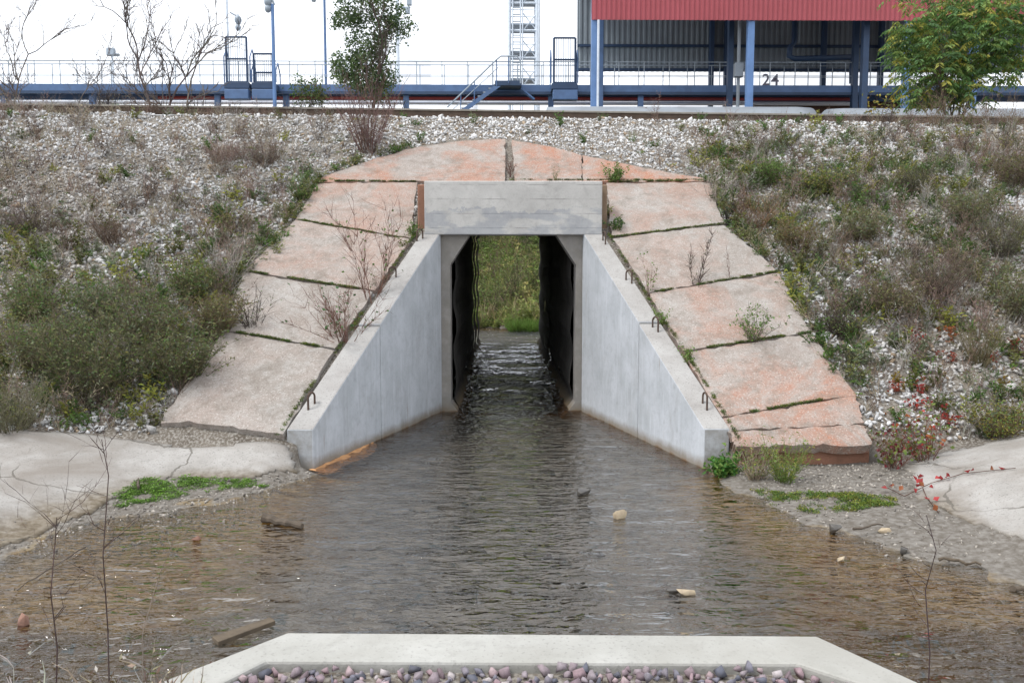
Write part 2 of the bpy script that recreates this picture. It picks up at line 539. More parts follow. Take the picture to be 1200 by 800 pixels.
def H(x, y):
    x = np.asarray(x, float); y = np.asarray(y, float)
    x, y = np.broadcast_arrays(x, y)
    b = bank(x, y)
    fine = (fbm(x, y, 1.3, 0) - .5) * .14 + (fbm(x, y, 5, 2, 2) - .5) * .05
    out_slab = np.clip((np.abs(x - .12) - 1.6 - np.clip((12.6 - y), 0, 5) * .62) / .5, 0, 1)
    b = b + fine * np.where(y < 16, out_slab, .3)
    fore = rbf(x, y) + (fbm(x, y, 3.0, 1) - .5) * .035 + (fbm(x, y, 9, 3, 2) - .5) * .02
    h = fore + (b - fore) * sstep(8.43, 8.56, y)
    # channel between the wing walls
    ch = (x > wing_xL(np.minimum(y, 12)) - .13) & (x < wing_xR(np.minimum(y, 12)) + .13)
    bedz = -.13 + (fbm(x, y, 2.5, 4) - .5) * .05
    h = np.where((y > 8.3) & (y < 12.3) & ch, bedz, h)
    # ledge behind the headwall beam
    inn = (x > -1.25) & (x < 1.5)
    h = np.where((y >= 12.3) & (y < 14) & inn, np.maximum(h, 3.26), h)
    # far side of the embankment
    fb = np.clip(CREST - SL * (y - 21), -.1, CREST)
    h = np.where(y > 21, np.minimum(h, fb + fine), h)
    hw = 1.35 + np.clip(y - 24, 0, 6) * .7
    h = np.where((y > 23.8) & (np.abs(x - .12) < hw), bedz, h)
    rise = np.clip((y - 28.6 - .25 * (x < -.1) * 2) * .95 + (fbm(x, y, .9, 5) - .5) * .4, -.13, 4.0)
    h = np.where(y > 27, np.maximum(h, rise), h)
    h = np.where(y > 33.5, 4.0, h)
    # the stream's shallow ravine runs on beyond the far mouth
    rav = np.clip((y - 29.0 - .5 * (x < -.1)) * .25 + (fbm(x, y, .9, 5) - .5) * .3, -.13, 4.0)
    gully = sstep(3.6, 2.4, np.abs(x - .15))
    h = np.where((y > 27) & (y < 46), h + (np.minimum(rav, h) - h) * gully, h)
    # sill and the lower pool, then the near bank under the camera
    h = np.where(y < 4.75, np.minimum(h, -.16 - .1 * sstep(4.6, 4.2, y)), h)
    near = np.clip((3.0 - y) * .9, -.22, .36)
    h = np.where(y < 3.3, np.maximum(h, near), h)
    return h


def axis(segs):
    out = []
    for a, b, s in segs:
        out.append(np.arange(a, b, s))
    return np.unique(np.round(np.concatenate(out), 4))


gx = axis([(-400, -60, 40), (-60, -12, 3), (-12, -8, .4), (-8, 9, .085), (9, 13, .4), (13, 60, 3), (60, 401, 40)])
gy = axis([(-60, -6, 6), (-6, 2.4, .6), (2.4, 17, .085), (17, 23, .4), (23, 47, .25), (47, 60, 3), (60, 900, 60)])
GX, GY = np.meshgrid(gx, gy)
GZ = H(GX, GY)
nx, ny = len(gx), len(gy)
idx = np.arange(nx * ny).reshape(ny, nx)
Q = np.stack([idx[:-1, :-1], idx[:-1, 1:], idx[1:, 1:], idx[1:, :-1]], -1).reshape(-1, 4)
cx = (GX[:-1, :-1] + GX[1:, 1:]).ravel() / 2; cy = (GY[:-1, :-1] + GY[1:, 1:]).ravel() / 2
zq = GZ.ravel()[Q]
jump = zq.max(1) - zq.min(1)
kill = (cx > -1.3) & (cx < 1.55) & (((cy > 12.0) & (cy < 12.5)) | ((cy > 23.5) & (cy < 24.3))) & (jump > .5)
Q = Q[~kill]
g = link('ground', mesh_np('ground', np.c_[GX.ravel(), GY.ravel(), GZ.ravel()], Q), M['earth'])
smooth(g); tag(g, kind='structure')

# bed inside the tunnel
xs = np.linspace(-1.2, 1.45, 30); ys = np.linspace(12.0, 24.3, 120)
BX, BY = np.meshgrid(xs, ys)
BZ = -.14 + (fbm(BX, BY, 2.5, 4) - .5) * .05
ii = np.arange(BX.size).reshape(BX.shape)
BQ = np.stack([ii[:-1, :-1], ii[:-1, 1:], ii[1:, 1:], ii[1:, :-1]], -1).reshape(-1, 4)
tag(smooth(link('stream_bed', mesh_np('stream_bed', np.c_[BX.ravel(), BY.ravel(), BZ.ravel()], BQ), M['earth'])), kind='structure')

# water sheets
def water(name, x0, x1, y0, y1, z, step=.05):
    nxw, nyw = int((x1 - x0) / step), int((y1 - y0) / step)
    X, Y = np.meshgrid(np.linspace(x0, x1, nxw), np.linspace(y0, y1, nyw))
    Z = z + (fbm(X, Y * 1.8, 3.2, 2, 3) - .5) * .014
    # standing ripples across the flow at the tunnel's far mouth
    Z = Z + .05 * np.sin(Y * 5.6 + 1.2 * np.sin(X * 1.3) + 3 * fbm(X, Y, .8, 1, 2)) * np.exp(-((Y - 20) / 6) ** 2) * (np.abs(X) < 1.4) * (.4 + fbm(X, Y, 1.5, 3, 2))
    i = np.arange(X.size).reshape(X.shape)
    q = np.stack([i[:-1, :-1], i[:-1, 1:], i[1:, 1:], i[1:, :-1]], -1).reshape(-1, 4)
    o = link(name, mesh_np(name, np.c_[X.ravel(), Y.ravel(), Z.ravel()], q), M['water'])
    return tag(smooth(o), kind='structure')
water('stream_water', -9, 10, 2.2, 32, 0.0, .06)

# ------------------------------------------------------------------ culvert
CXL, CXR = -.77, 1.05
bar = empty('culvert_barrel', (.12, 12.05, 0), 'dark concrete box tunnel with chamfered corners carrying the stream under the rails', 'culvert')
ring0 = [(CXL, .12), (CXL, 2.13), (CXL + .29, 2.57), (CXR - .29, 2.57), (CXR, 2.13), (CXR, .12), (CXR - .22, -.16), (CXL + .22, -.16)]
ring1 = [(CXL, .12), (CXL, 2.92), (CXL + .1, 3.04), (CXR - .1, 3.04), (CXR, 2.92), (CXR, .12), (CXR - .22, -.16), (CXL + .22, -.16)]
out = [(CXL - .16, -.3), (CXL - .16, 3.10), (CXL - .14, 3.12), (CXR + .14, 3.12), (CXR + .16, 3.10), (CXR + .16, -.3), (CXR + .15, -.31), (CXL - .15, -.31)]
NS = 8
for k in range(NS):
    y0 = 12.06 + k * 1.49; y1 = y0 + 1.496
    ring = ring0 if k == 0 else ring1
    if k == 0: y1 = 12.42
    if k == 1: y0 = 12.43
    ox = 0 if k == 0 else rng.uniform(-.025, .025); oz = 0 if k == 0 else rng.uniform(-.015, .015)
    m = MB()
    if k < 1:
        a = [(x, y0, zz) for x, zz in ring]; b = [(x, y1, zz) for x, zz in ring]
        oa = [(x, y0, zz) for x, zz in out]; ob = [(x, y1, zz) for x, zz in out]
        n = 8
        m.add(a + b + oa + ob,
              [(k2, n + k2, n + (k2 + 1) % n, (k2 + 1) % n) for k2 in range(n)] +
              [(k2, (k2 + 1) % n, 2 * n + (k2 + 1) % n, 2 * n + k2) for k2 in range(n)] +
              [(n + k2, 3 * n + k2, 3 * n + (k2 + 1) % n, n + (k2 + 1) % n) for k2 in range(n)] +
              [(2 * n + k2, 2 * n + (k2 + 1) % n, 3 * n + (k2 + 1) % n, 3 * n + k2) for k2 in range(n)])
    else:
        # rough inside walls: ring resampled with small bulges course by course
        pts = []
        for q in range(8):
            (xa, za), (xb, zb) = ring[q], ring[(q + 1) % 8]
            ns = 14 if q in (0, 4) else 3
            for s in range(ns):
                u = s / ns; X = xa + (xb - xa) * u; Z = za + (zb - za) * u
                if q in (0, 4):
                    ph = (Z * 1.25) % 1.0
                    bulge = (.055 * math.sin(ph * math.pi) ** 2 + rng.uniform(0, .012)) * (1 if q == 0 else -1)
                    X += bulge
                pts.append((X + ox, Z + oz))
        n = len(pts)
        m.add([(x, y0, zz) for x, zz in pts] + [(x, y1, zz) for x, zz in pts],
              [(k2, n + k2, n + (k2 + 1) % n, (k2 + 1) % n) for k2 in range(n)])
        oa = [(x, y0, zz) for x, zz in out]; ob = [(x, y1, zz) for x, zz in out]
        m.add(oa + ob, [(q, (q + 1) % 8, 8 + (q + 1) % 8, 8 + q) for q in range(8)])
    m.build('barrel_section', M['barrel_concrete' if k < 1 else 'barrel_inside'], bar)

# headwall beam over the mouth, with the rough block behind it
bl, br = at(497, 212, 11.96), at(706, 212, 11.96)
bz0 = at(600, 275, 11.96)[2]
hb = empty('headwall_beam', (.13, 12.1, 2.6), 'pale grey board-marked concrete beam across the top of the tunnel mouth', 'beam')
MB().box((bl[0], 11.96, bz0), (br[0], 12.34, bl[2])).build('beam', M['beam_concrete'], hb, bevel=.012)
MB().box((bl[0] - .13, 12.28, 2.4), (bl[0] + .2, 12.62, bl[2] - .015)).build('backing_block', M['red_footing'], hb, bevel=.02)
MB().box((br[0] - .2, 12.28, 2.4), (br[0] + .11, 12.62, bl[2] - .015)).build('backing_block', M['footing_concrete'], hb, bevel=.02)  # browner concrete than its twin: the shade at this end put into colour

# wing walls: two precast panels each, bent lifting loops of rebar on the sloping top
def wing(side):
    s = -1 if side == 'L' else 1
    f = wing_xL if side == 'L' else wing_xR
    th = .27
    top = lambda y: 2.585 + (y - YP) * (2.585 - .44) / (YP - YE)
    e = empty('wing_wall', (f(10.2) + s * th / 2, 10.2, 0),
              'bluish grey concrete wing wall left of the tunnel mouth, flaring towards the camera' if side == 'L' else
              'bluish grey concrete wing wall right of the tunnel mouth, flaring towards the camera', 'wall')
    yj = at(447, 440, 0)[1]
    # joint: on the wall's inner line at the pixel where the seam runs
    px = 447 if side == 'L' else 747
    best = min(np.linspace(8.6, 11.9, 400), key=lambda y: abs(project(np.array([f(y), y, .6]))[0] - px))
    for (ya, yb, dz, dx) in ((best + .006, 12.04, 0.0, 0.0), (YE, best - .006, -.02, .004)):
        m = MB()
        z0 = -.4
        p = []
        for zz in (0, 1):
            for (y, o) in ((ya, 0), (ya, 1), (yb, 1), (yb, 0)):
                p.append((f(y) + s * (o * th + dx), y, z0 if zz == 0 else top(y) + dz))
        if side == 'L':
            p = [p[1], p[0], p[3], p[2], p[5], p[4], p[7], p[6]]
        m.hexa(p)
        pn = m.build('wall_panel', M['wall_concrete'], e, bevel=.012)
        pn.data.materials.append(M['coping_concrete'])
        for pl in pn.data.polygons:
            if pl.normal.z > .4: pl.material_index = 1
    loops = [(492, 281), (460, 326), (365, 474)] if side == 'L' else [(708, 284), (737, 330), (768, 384), (826, 474)]
    for (px, py) in loops:
        # foot of the loop on the sloping top
        d = ray(px, py); sl = (2.585 - .44) / (YP - YE)
        tt = (2.585 - YP * sl - CAM[2]) / (d[2] - sl * d[1]); q = CAM + d * tt
        if q[1] < best: q[2] -= .02
        a = random.uniform(-.5, .5) + (.9 if side == 'L' else -.9)
        w = .05; hgt = .15
        pts = [(q[0] - math.cos(a) * w, q[1] - math.sin(a) * w, q[2] - .05 - math.sin(a) * w * sl)]
        for k in range(9):
            th_ = math.pi * k / 8
            pts.append((q[0] - math.cos(a) * w * math.cos(th_), q[1] - math.sin(a) * w * math.cos(th_), q[2] + hgt - .045 + .045 * math.sin(th_)))
        pts.append((q[0] + math.cos(a) * w, q[1] + math.sin(a) * w, q[2] - .05 + math.sin(a) * w * sl))
        MB().tube(pts, .0115, 6).build('lifting_loop', M['rust'], e)
wing('L'); wing('R')

# ------------------------------------------------------------------ slope paving
def slab_patch(bot, topl, lift, nu=18, nv=12, thick=.11, seed=0):
    """slab between two pixel polylines, laid on the slope's plane"""
    r = np.random.default_rng(seed)
    def res(pl, n):
        P = np.array([atB(px, py, lift) for px, py in pl])
        s = np.r_[0, np.cumsum(np.linalg.norm(np.diff(P, axis=0), axis=1))]; s /= s[-1]
        return np.stack([np.interp(np.linspace(0, 1, n), s, P[:, k]) for k in range(3)], 1)
    A = res(bot, nu); B = res(topl, nu)
    v = np.linspace(0, 1, nv)[:, None, None]
    G = A[None] * (1 - v) + B[None] * v
    nrm = np.array([0, -SL, 1]) / math.hypot(1, SL)
    bump = (fbm(G[..., 0], G[..., 1], 2.0, 1) - .5) * .03 + (fbm(G[..., 0], G[..., 1], 9, 3, 2) - .5) * .012
    G = G + bump[..., None] * nrm
    ed = np.zeros((nv, nu)); ed[0] = ed[-1] = 1; ed[:, 0] = ed[:, -1] = 1
    jit = r.normal(0, .009, (nv, nu, 2)) * ed[..., None]
    G[..., 0] += jit[..., 0]; G[..., 1] += jit[..., 1]; G[..., 2] += SL * jit[..., 1]
    G = G - (ed * r.uniform(.0, .008, (nv, nu)))[..., None] * nrm
    top = G.reshape(-1, 3)
    i = np.arange(nu * nv).reshape(nv, nu)
    f = np.stack([i[:-1, :-1], i[:-1, 1:], i[1:, 1:], i[1:, :-1]], -1).reshape(-1, 4).tolist()
    loop = list(i[0, :]) + list(i[1:, -1]) + list(i[-1, -2::-1]) + list(i[-2:0:-1, 0])
    low = top[loop] - nrm * thick
    b = len(top); n = len(loop)
    f += [[loop[(k + 1) % n], loop[k], b + k, b + (k + 1) % n] for k in range(n)]
    me = bpy.data.meshes.new('slab'); me.from_pydata(np.vstack([top, low]).tolist(), [], f); me.update()
    return me

pavL = empty('slope_paving', atB(350, 350), 'cracked beige slab paving on the slope left of the tunnel', 'paving', 'slab paving around the tunnel mouth')
pavR = empty('slope_paving', atB(860, 350), 'beige and rust-red slab paving on the slope right of the tunnel', 'paving', 'slab paving around the tunnel mouth')
pavT = empty('slope_paving', atB(600, 190), 'rust-red arched slab paving above the headwall beam', 'paving', 'slab paving around the tunnel mouth')
slabs = [
    (pavL, [(347, 256), (482, 278.5)], [(372, 214), (488, 214)], .5),
    (pavL, [(287, 317), (438, 340.5)], [(346, 257.5), (481, 280)], .35),
    (pavL, [(263, 386), (392, 408)], [(286, 318.5), (437, 342)], .10),
    (pavL, [(187, 493), (250, 497), (290, 503), (331, 508)], [(262, 388), (391, 409.5)], .15),
    (pavR, [(717, 277.5), (848, 262)], [(711, 214), (831, 214)], .4),
    (pavR, [(760, 342.5), (912, 318)], [(718, 279), (849, 263.5)], .3),
    (pavR, [(800, 411.5), (950, 389)], [(761, 344), (913, 319.5)], .5),
    (pavR, [(846, 487.5), (1003, 462)], [(801, 413), (951, 390.5)], .8),
    (pavR, [(854, 504), (1012, 497)], [(847, 489), (1003, 463.5)], .75),
    (pavR, [(863, 523), (1023, 521)], [(855, 505), (1013, 498)], .95),
    (pavT, [(372, 212.5), (592, 212.5)], [(376, 208), (420, 192), (480, 174), (535, 165), (592, 163)], .8),
    (pavT, [(603, 212.5), (681.5, 212.5)], [(600, 164), (640, 170), (681.5, 181)], .95),
    (pavT, [(683, 212.5), (832, 212.5)], [(683, 181.5), (740, 193), (790, 203), (830, 210)], .95)]
for k, (par, bo, to, st) in enumerate(slabs):
    o = link('slab', slab_patch(bo, to, .075 if par is not pavT else .08, seed=k, nu=26 if par is pavT else 18), M['slab'], par)
    o['stain'] = st
# low footings that carry the bottom slabs
p0, p1 = atB(186, 494, .0), atB(327, 509, .0)
m = MB()
for (a, b) in ((p0, p1),):
    m.hexa([(a[0], a[1] + .05, .05), (b[0], b[1] + .04, .0), (b[0], b[1] + .5, .0), (a[0], a[1] + .5, .05),
            (a[0], a[1] + .05, a[2] - .03), (b[0], b[1] + .04, b[2] - .03), (b[0], b[1] + .5, b[2] - .03), (a[0], a[1] + .5, a[2] - .03)])
m.build('footing', M['footing_concrete'], pavL, bevel=.02)
p0, p1 = atB(868, 523, .0), atB(1022, 522, .0)
MB().hexa([(p0[0], p0[1] + .04, -.1), (p1[0], p1[1] + .04, -.1), (p1[0], p1[1] + .5, -.1), (p0[0], p0[1] + .5, -.1),
           (p0[0], p0[1] + .04, p0[2] - .03), (p1[0], p1[1] + .04, p1[2] - .03), (p1[0], p1[1] + .5, p1[2] - .03), (p0[0], p0[1] + .5, p0[2] - .03)]).build('footing', M['red_footing'], pavR, bevel=.02)

# concrete aprons at the foot of the bank (sheets that follow the ground)
def apron(name, poly, lift=.012, step=.05, mat='apron_concrete'):
    P = np.array(poly)
    x0, y0 = P.min(0); x1, y1 = P.max(0)
    X, Y = np.meshgrid(np.arange(x0, x1 + step, step), np.arange(y0, y1 + step, step))
    def inside(X, Y):
        c = np.zeros(X.shape, bool)
        for i in range(len(P)):
            (xa, ya), (xb, yb) = P[i], P[(i + 1) % len(P)]
            cond = ((ya > Y) != (yb > Y)) & (X < (xb - xa) * (Y - ya) / (yb - ya + 1e-12) + xa)
            c ^= cond
        return c
    wob = .05
    ins = inside(X + (fbm(X, Y, 4, 0) - .5) * wob * 2, Y + (fbm(X, Y, 4, 3) - .5) * wob * 2)
    Z = np.maximum(H(X, Y) - (fbm(X, Y, 9, 3, 2) - .5) * .02, -.1) + lift
    i = np.arange(X.size).reshape(X.shape)
    q = np.stack([i[:-1, :-1], i[:-1, 1:], i[1:, 1:], i[1:, :-1]], -1).reshape(-1, 4)
    q = q[ins.ravel()[q].all(1)]
    used = np.unique(q); mp = np.zeros(X.size, int); mp[used] = np.arange(len(used))
    V = np.c_[X.ravel(), Y.ravel(), Z.ravel()][used]
    o = link(name, mesh_np(name, V, mp[q]), M[mat])
    tag(smooth(o), kind='structure')
    sol = o.modifiers.new('thickness', 'SOLIDIFY'); sol.thickness = .05; sol.offset = -1
    return o
def gz(px, py):
    """ground point behind a pixel, by marching along the ray"""
    d = ray(px, py)
    ts = np.linspace(2.5, 20, 2500) / d[1]
    P = CAM + d * ts[:, None]
    h = H(P[:, 0], P[:, 1])
    k = np.argmax(P[:, 2] < h)
    return P[k]
def gxy(l): return [tuple(gz(a, b)[:2]) for a, b in l]
apl = [(-5.2, 8.42), (-5.2, 6.0)] + gxy([(0, 646), (60, 622), (112, 600), (150, 578), (200, 560), (300, 562), (352, 556)]) + [(-2.15, 8.4), (-2.22, 8.44)]
apron('concrete_apron', apl)
apr = gxy([(1066, 556), (1075, 585), (1130, 612), (1199, 640)]) + [(5.6, 5.9), (5.6, 8.3)] + [(3.95, 8.3)]
apron('concrete_apron', apr)
def apron_mud(name, poly, step, mat):
    ys_ = np.arange(8.40, 9.9, step); us = np.linspace(0, 1, 14)
    Yq, Uq = np.meshgrid(ys_, us)
    wdt = .26 * np.clip((9.9 - Yq) / .9, 0, 1) ** .7 * (.7 + .6 * vnoise(Yq, Yq * 0, 4, 1))
    Xq = wing_xL(Yq) - .02 + wdt * Uq
    Zq = .012 - .035 * Uq + (fbm(Xq, Yq, 12, 2, 2) - .5) * .018
    i = np.arange(Xq.size).reshape(Xq.shape)
    q = np.stack([i[:-1, :-1], i[:-1, 1:], i[1:, 1:], i[1:, :-1]], -1).reshape(-1, 4)
    return tag(smooth(link(name, mesh_np(name, np.c_[Xq.ravel(), Yq.ravel(), Zq.ravel()], q), M[mat])), kind='structure')
# rust-coloured mud bar along the foot of the left wing wall
apron_mud('rust_mud', [(wing_xL(9.6) - .02, 9.6), (wing_xL(8.45) - .03, 8.45), (wing_xL(8.4) + .10, 8.36), (wing_xL(9.0) + .17, 9.0), (wing_xL(9.4) + .10, 9.45)], step=.03, mat='rust_mud')

# ------------------------------------------------------------------ near parapet
zp = .55
A0, A1 = atz(337, 740, zp), atz(957, 744, zp)
B0, B1 = atz(180, 801, zp), atz(1082, 801, zp)
C0, C1 = atz(312, 774, zp), atz(935, 777, zp)
D0, D1 = atz(258, 801, zp), atz(1010, 801, zp)
def ext(a, b, k): return a + (b - a) * k
B0, B1, D0, D1 = ext(A0, B0, 2.2), ext(A1, B1, 2.2), ext(C0, D0, 2.6), ext(C1, D1, 2.6)
outline = [B0, A0, A1, B1, D1, C1, C0, D0]
m = MB()
n = 8
vs = [(p[0], p[1], -.35) for p in outline] + [(p[0], p[1], zp) for p in outline]
fs = [(k, n + k, n + (k + 1) % n, (k + 1) % n) for k in range(n)] + [(8, 15, 14, 9), (9, 14, 13, 10), (10, 13, 12, 11)] + [(0, 1, 6, 7), (1, 2, 5, 6), (2, 3, 4, 5)]
m.add(vs, fs)
par = m.build('parapet', M['parapet_concrete'], bevel=.012)
tag(par, 'low pale concrete parapet in the foreground, bent round a bed of pink gravel', 'parapet')

# ballast bed behind the parapet: single stones
bedm = MB()
zb = .505
bp = [(D0[0], D0[1]), (C0[0], C0[1]), (C1[0], C1[1]), (D1[0], D1[1]), (D1[0] + .3, .8), (D0[0] - .3, .8)]
bedm.prism(None, [(x, y, -.2) for x, y in bp], [(x, y, zb) for x, y in bp])
bed_o = bedm.build('ballast_bed', M['earth']); tag(bed_o, kind='structure')


def rock_verts(r, n_dir=14, flat_=.75):
    """convex angular stone"""
    import bmesh
    bm = bmesh.new()
    for _ in range(n_dir):
        v = r.normal(size=3); v /= np.linalg.norm(v) ** .1 * np.abs(v).max() ** .9
        v *= r.uniform(.78, 1.1)
        v *= np.array([1.0, r.uniform(.65, 1.0), flat_])
        bm.verts.new(v)
    res = bmesh.ops.convex_hull(bm, input=bm.verts)
    bmesh.ops.delete(bm, geom=[g_ for g_ in res['geom_interior'] if isinstance(g_, bmesh.types.BMVert)], context='VERTS')
    bmesh.ops.triangulate(bm, faces=bm.faces)
    bm.verts.index_update()
    V = np.array([v.co[:] for v in bm.verts]); T = np.array([[v.index for v in f.verts] for f in bm.faces])
    bm.free()
    return V, T

r8 = np.random.default_rng(8)
pal = [(.31, .22, .24), (.25, .19, .21), (.17, .165, .20), (.22, .20, .23), (.38, .29, .30), (.115, .12, .15), (.27, .22, .24), (.28, .24, .26), (.42, .38, .38), (.20, .15, .17)]
stone_meshes = []
for k in range(18):
    V, T = rock_verts(r8, 9, .9)
    c = np.array(pal[k % len(pal)])
    me = mesh_np('stone', V, T, np.tile(c, (len(V), 1)) * r8.uniform(.9, 1.1, (len(V), 1)))
    me.materials.append(M['stones']); stone_meshes.append(me)
count = 0
cands = []
for _ in range(9000):
    x = r8.uniform(-1.9, 2.2); y = r8.uniform(1.9, C0[1] + .02)
    cands.append((x, y))
placed = []
def in_bed(x, y, mrg=.02):
    if y > np.interp(x, [C0[0], C1[0]], [C0[1], C1[1]]) - mrg: return False
    xl = C0[0] + (D0[0] - C0[0]) * (y - C0[1]) / (D0[1] - C0[1]) + mrg; xr = C1[0] + (D1[0] - C1[0]) * (y - C1[1]) / (D1[1] - C1[1]) - mrg
    return xl < x < xr
for (x, y) in sorted(cands, key=lambda q: -q[1]):
    if not in_bed(x, y): continue
    s = r8.uniform(.014, .030)
    if any((x - a) ** 2 + (y - b) ** 2 < (.82 * (s + c)) ** 2 for a, b, c in placed[-220:]): continue
    if y < C0[1] - .62: break
    placed.append((x, y, s))
for k, (x, y, s) in enumerate(placed[:290]):
    o = link('stone', stone_meshes[k % 18], None, bed_o)
    heap = (vnoise(x, y, 7, 2) - .3) * .035
    o.location = (x, y, zb + s * .5 + max(0, heap)); o.scale = (s, s, s)
    o.rotation_euler = (r8.uniform(-.6, .6), r8.uniform(-.6, .6), r8.uniform(0, 6.28))
rest_rocks = placed[290:]


def merge_rocks(name, pts, sizes, cols, temps, parent=None, seed=1):
    r = np.random.default_rng(seed)
    Vs, Ts, Cs = [], [], []; off = 0
    ti = r.integers(0, len(temps), len(pts))
    for k, (V, T) in enumerate(temps):
        sel = np.where(ti == k)[0]
        if len(sel) == 0: continue
        n = len(sel)
        q = r.normal(size=(n, 4)); q /= np.linalg.norm(q, axis=1)[:, None]
        w, x, y, z_ = q.T
        Rm = np.stack([1 - 2 * (y * y + z_ * z_), 2 * (x * y - z_ * w), 2 * (x * z_ + y * w), 2 * (x * y + z_ * w), 1 - 2 * (x * x + z_ * z_), 2 * (y * z_ - x * w),
                       2 * (x * z_ - y * w), 2 * (y * z_ + x * w), 1 - 2 * (x * x + y * y)], -1).reshape(n, 3, 3)
        W = np.einsum('nij,vj->nvi', Rm, V) * (sizes[sel] * .85)[:, None, None] + pts[sel][:, None, :]
        Vs.append(W.reshape(-1, 3)); Cs.append(np.repeat(cols[sel], len(V), 0))
        Ts.append((T[None] + (np.arange(n) * len(V))[:, None, None] + off).reshape(-1, 3)); off += n * len(V)
    o = link(name, mesh_np(name, np.vstack(Vs), np.vstack(Ts), np.vstack(Cs)), M['stones'], parent)
    return o

small_t = [rock_verts(np.random.default_rng(50 + k), 8, .8) for k in range(14)]
rx = r8.uniform(-2.6, 2.9, 2600); ry = r8.uniform(1.0, C0[1] - .02, 2600)
ok = np.array([in_bed(a, b) for a, b in zip(rx, ry)])
rx, ry = rx[ok], ry[ok]
o = merge_rocks('gravel', np.c_[rx, ry, np.full(len(rx), zb + .003)], r8.uniform(.014, .028, len(rx)), np.array(pal)[r8.integers(0, len(pal), len(rx))], small_t, bed_o)
tag(o, kind='stuff')

# ------------------------------------------------------------------ bank gravel
# blobs (px, py, rx, ry, weight) measured on the photograph's slope
GREEN = [(60, 430, 120, 80, 1), (200, 400, 100, 70, 1), (130, 340, 160, 40, .6), (250, 340, 60, 60, .9), (30, 340, 60, 60, .6), (270, 300, 40, 60, .5), (350, 230, 14, 24, .5), (320, 275, 14, 30, .4),
         (950, 240, 110, 60, .75), (1080, 210, 90, 50, .6), (880, 200, 40, 30, .9), (1000, 350, 80, 50, .7), (1150, 280, 60, 60, .7), (935, 340, 30, 60, .8), (1170, 480, 50, 40, .8), (1080, 520, 60, 20, .7),
         (1030, 410, 60, 30, .5), (830, 190, 25, 14, .8), (960, 400, 25, 25, .7), (1160, 200, 60, 50, .5), (1020, 180, 90, 18, .35)]
DRY = [(60, 260, 130, 60, .8), (200, 250, 110, 45, .8), (20, 190, 60, 60, .6), (120, 165, 110, 32, .3), (300, 200, 55, 32, 1), (275, 290, 50, 55, 1.0), (390, 180, 40, 14, .7), (70, 150, 60, 20, .5), (250, 150, 50, 20, .4),
       (100, 470, 150, 35, .8), (220, 330, 90, 40, .6), (340, 160, 60, 16, .4),
       (895, 260, 50, 80, 1.0), (1000, 260, 120, 80, .7), (1080, 340, 120, 70, 1), (1160, 180, 60, 60, .8), (1150, 400, 60, 40, .8), (1100, 150, 110, 20, .6), (880, 160, 40, 20, .35), (1010, 300, 80, 60, .7), (1000, 440, 60, 40, .3), (1130, 520, 90, 20, .5)]
RED = [(1078, 470, 35, 45, 1), (1150, 410, 60, 34, 1), (1185, 450, 40, 40, .8), (1045, 530, 45, 18, .9), (1110, 440, 60, 20, .5), (1085, 520, 40, 25, .9), (1130, 380, 50, 14, .3)]
SLABZONE = [(170, 525), (185, 494), (262, 386), (284, 318), (345, 256), (374, 208), (480, 172), (535, 162), (600, 161), (682, 180), (832, 209), (850, 262), (914, 319), (952, 390), (1004, 462), (1025, 524), (1030, 552), (865, 552), (865, 525), (722, 279), (712, 214), (488, 214), (478, 280), (326, 509), (335, 535)]


def dens(blobs, u, v):
    d = np.zeros(len(u))
    for (a, b, rx_, ry_, w) in blobs:
        d = np.maximum(d, w * np.exp(-(((u - a) / rx_) ** 2 + ((v - b) / ry_) ** 2) * .9))
    return d


def inpoly(u, v, poly):
    c = np.zeros(len(u), bool)
    for i in range(len(poly)):
        (xa, ya), (xb, yb) = poly[i], poly[(i + 1) % len(poly)]
        c ^= ((ya > v) != (yb > v)) & (u < (xb - xa) * (v - ya) / (yb - ya + 1e-9) + xa)
    return c


def bank_points(n, seed, y0=8.5, y1=16.3, x0=-10.5, x1=12):
    r = np.random.default_rng(seed)
    x = r.uniform(x0, x1, n); y = r.uniform(y0, y1, n)
    zz = H(x, y)
    P = np.c_[x, y, zz]
    u, v = project(P + np.array([0, 0, .03]))
    ok = ~inpoly(u, v, SLABZONE) & (u > -120) & (u < 1320)
    # not in the channel nor behind the beam
    ok &= ~((x > wing_xL(np.minimum(y, 12)) - .4) & (x < wing_xR(np.minimum(y, 12)) + .4) & (y < 13.6))
    return P[ok], u[ok], v[ok]

P, u, v = bank_points(105000, 21)
r = np.random.default_rng(22)
gr = dens(GREEN, u, v); dr = dens(DRY, u, v)
keep = r.random(len(P)) > .05 + .55 * np.clip(gr + .3 * dr, 0, 1) * (vnoise(P[:, 0], P[:, 1], 2.2, 1) > .35)
P, u, v = P[keep], u[keep], v[keep]
size = np.clip(np.exp(r.normal(-3.62, .34, len(P))), .011, .062) * np.where(r.random(len(P)) < .05, 1.4, 1) * np.where(v < 205, .9, 1.0)
tone = r.uniform(.62, 1.1, len(P))[:, None]
base = np.where(r.random(len(P))[:, None] < .12, np.array([.40, .31, .22]), np.where(v < 172, .80, .68)[:, None] * np.ones(3))
dirty = np.clip(vnoise(P[:, 0], P[:, 1], .8, 3) * 1.6 - .45, 0, 1) * np.where(v > 170, 1, .25)
base = base * (1 - dirty[:, None] * np.array([.24, .28, .33]))
lft = np.where(u < 420, .92, 1.0)[:, None]
P[:, 2] += size * .35
tag(merge_rocks('bank_gravel', P, size, base * tone * lft, small_t, seed=23), 'white and grey crushed stone covering the embankment', 'gravel', kind='stuff')
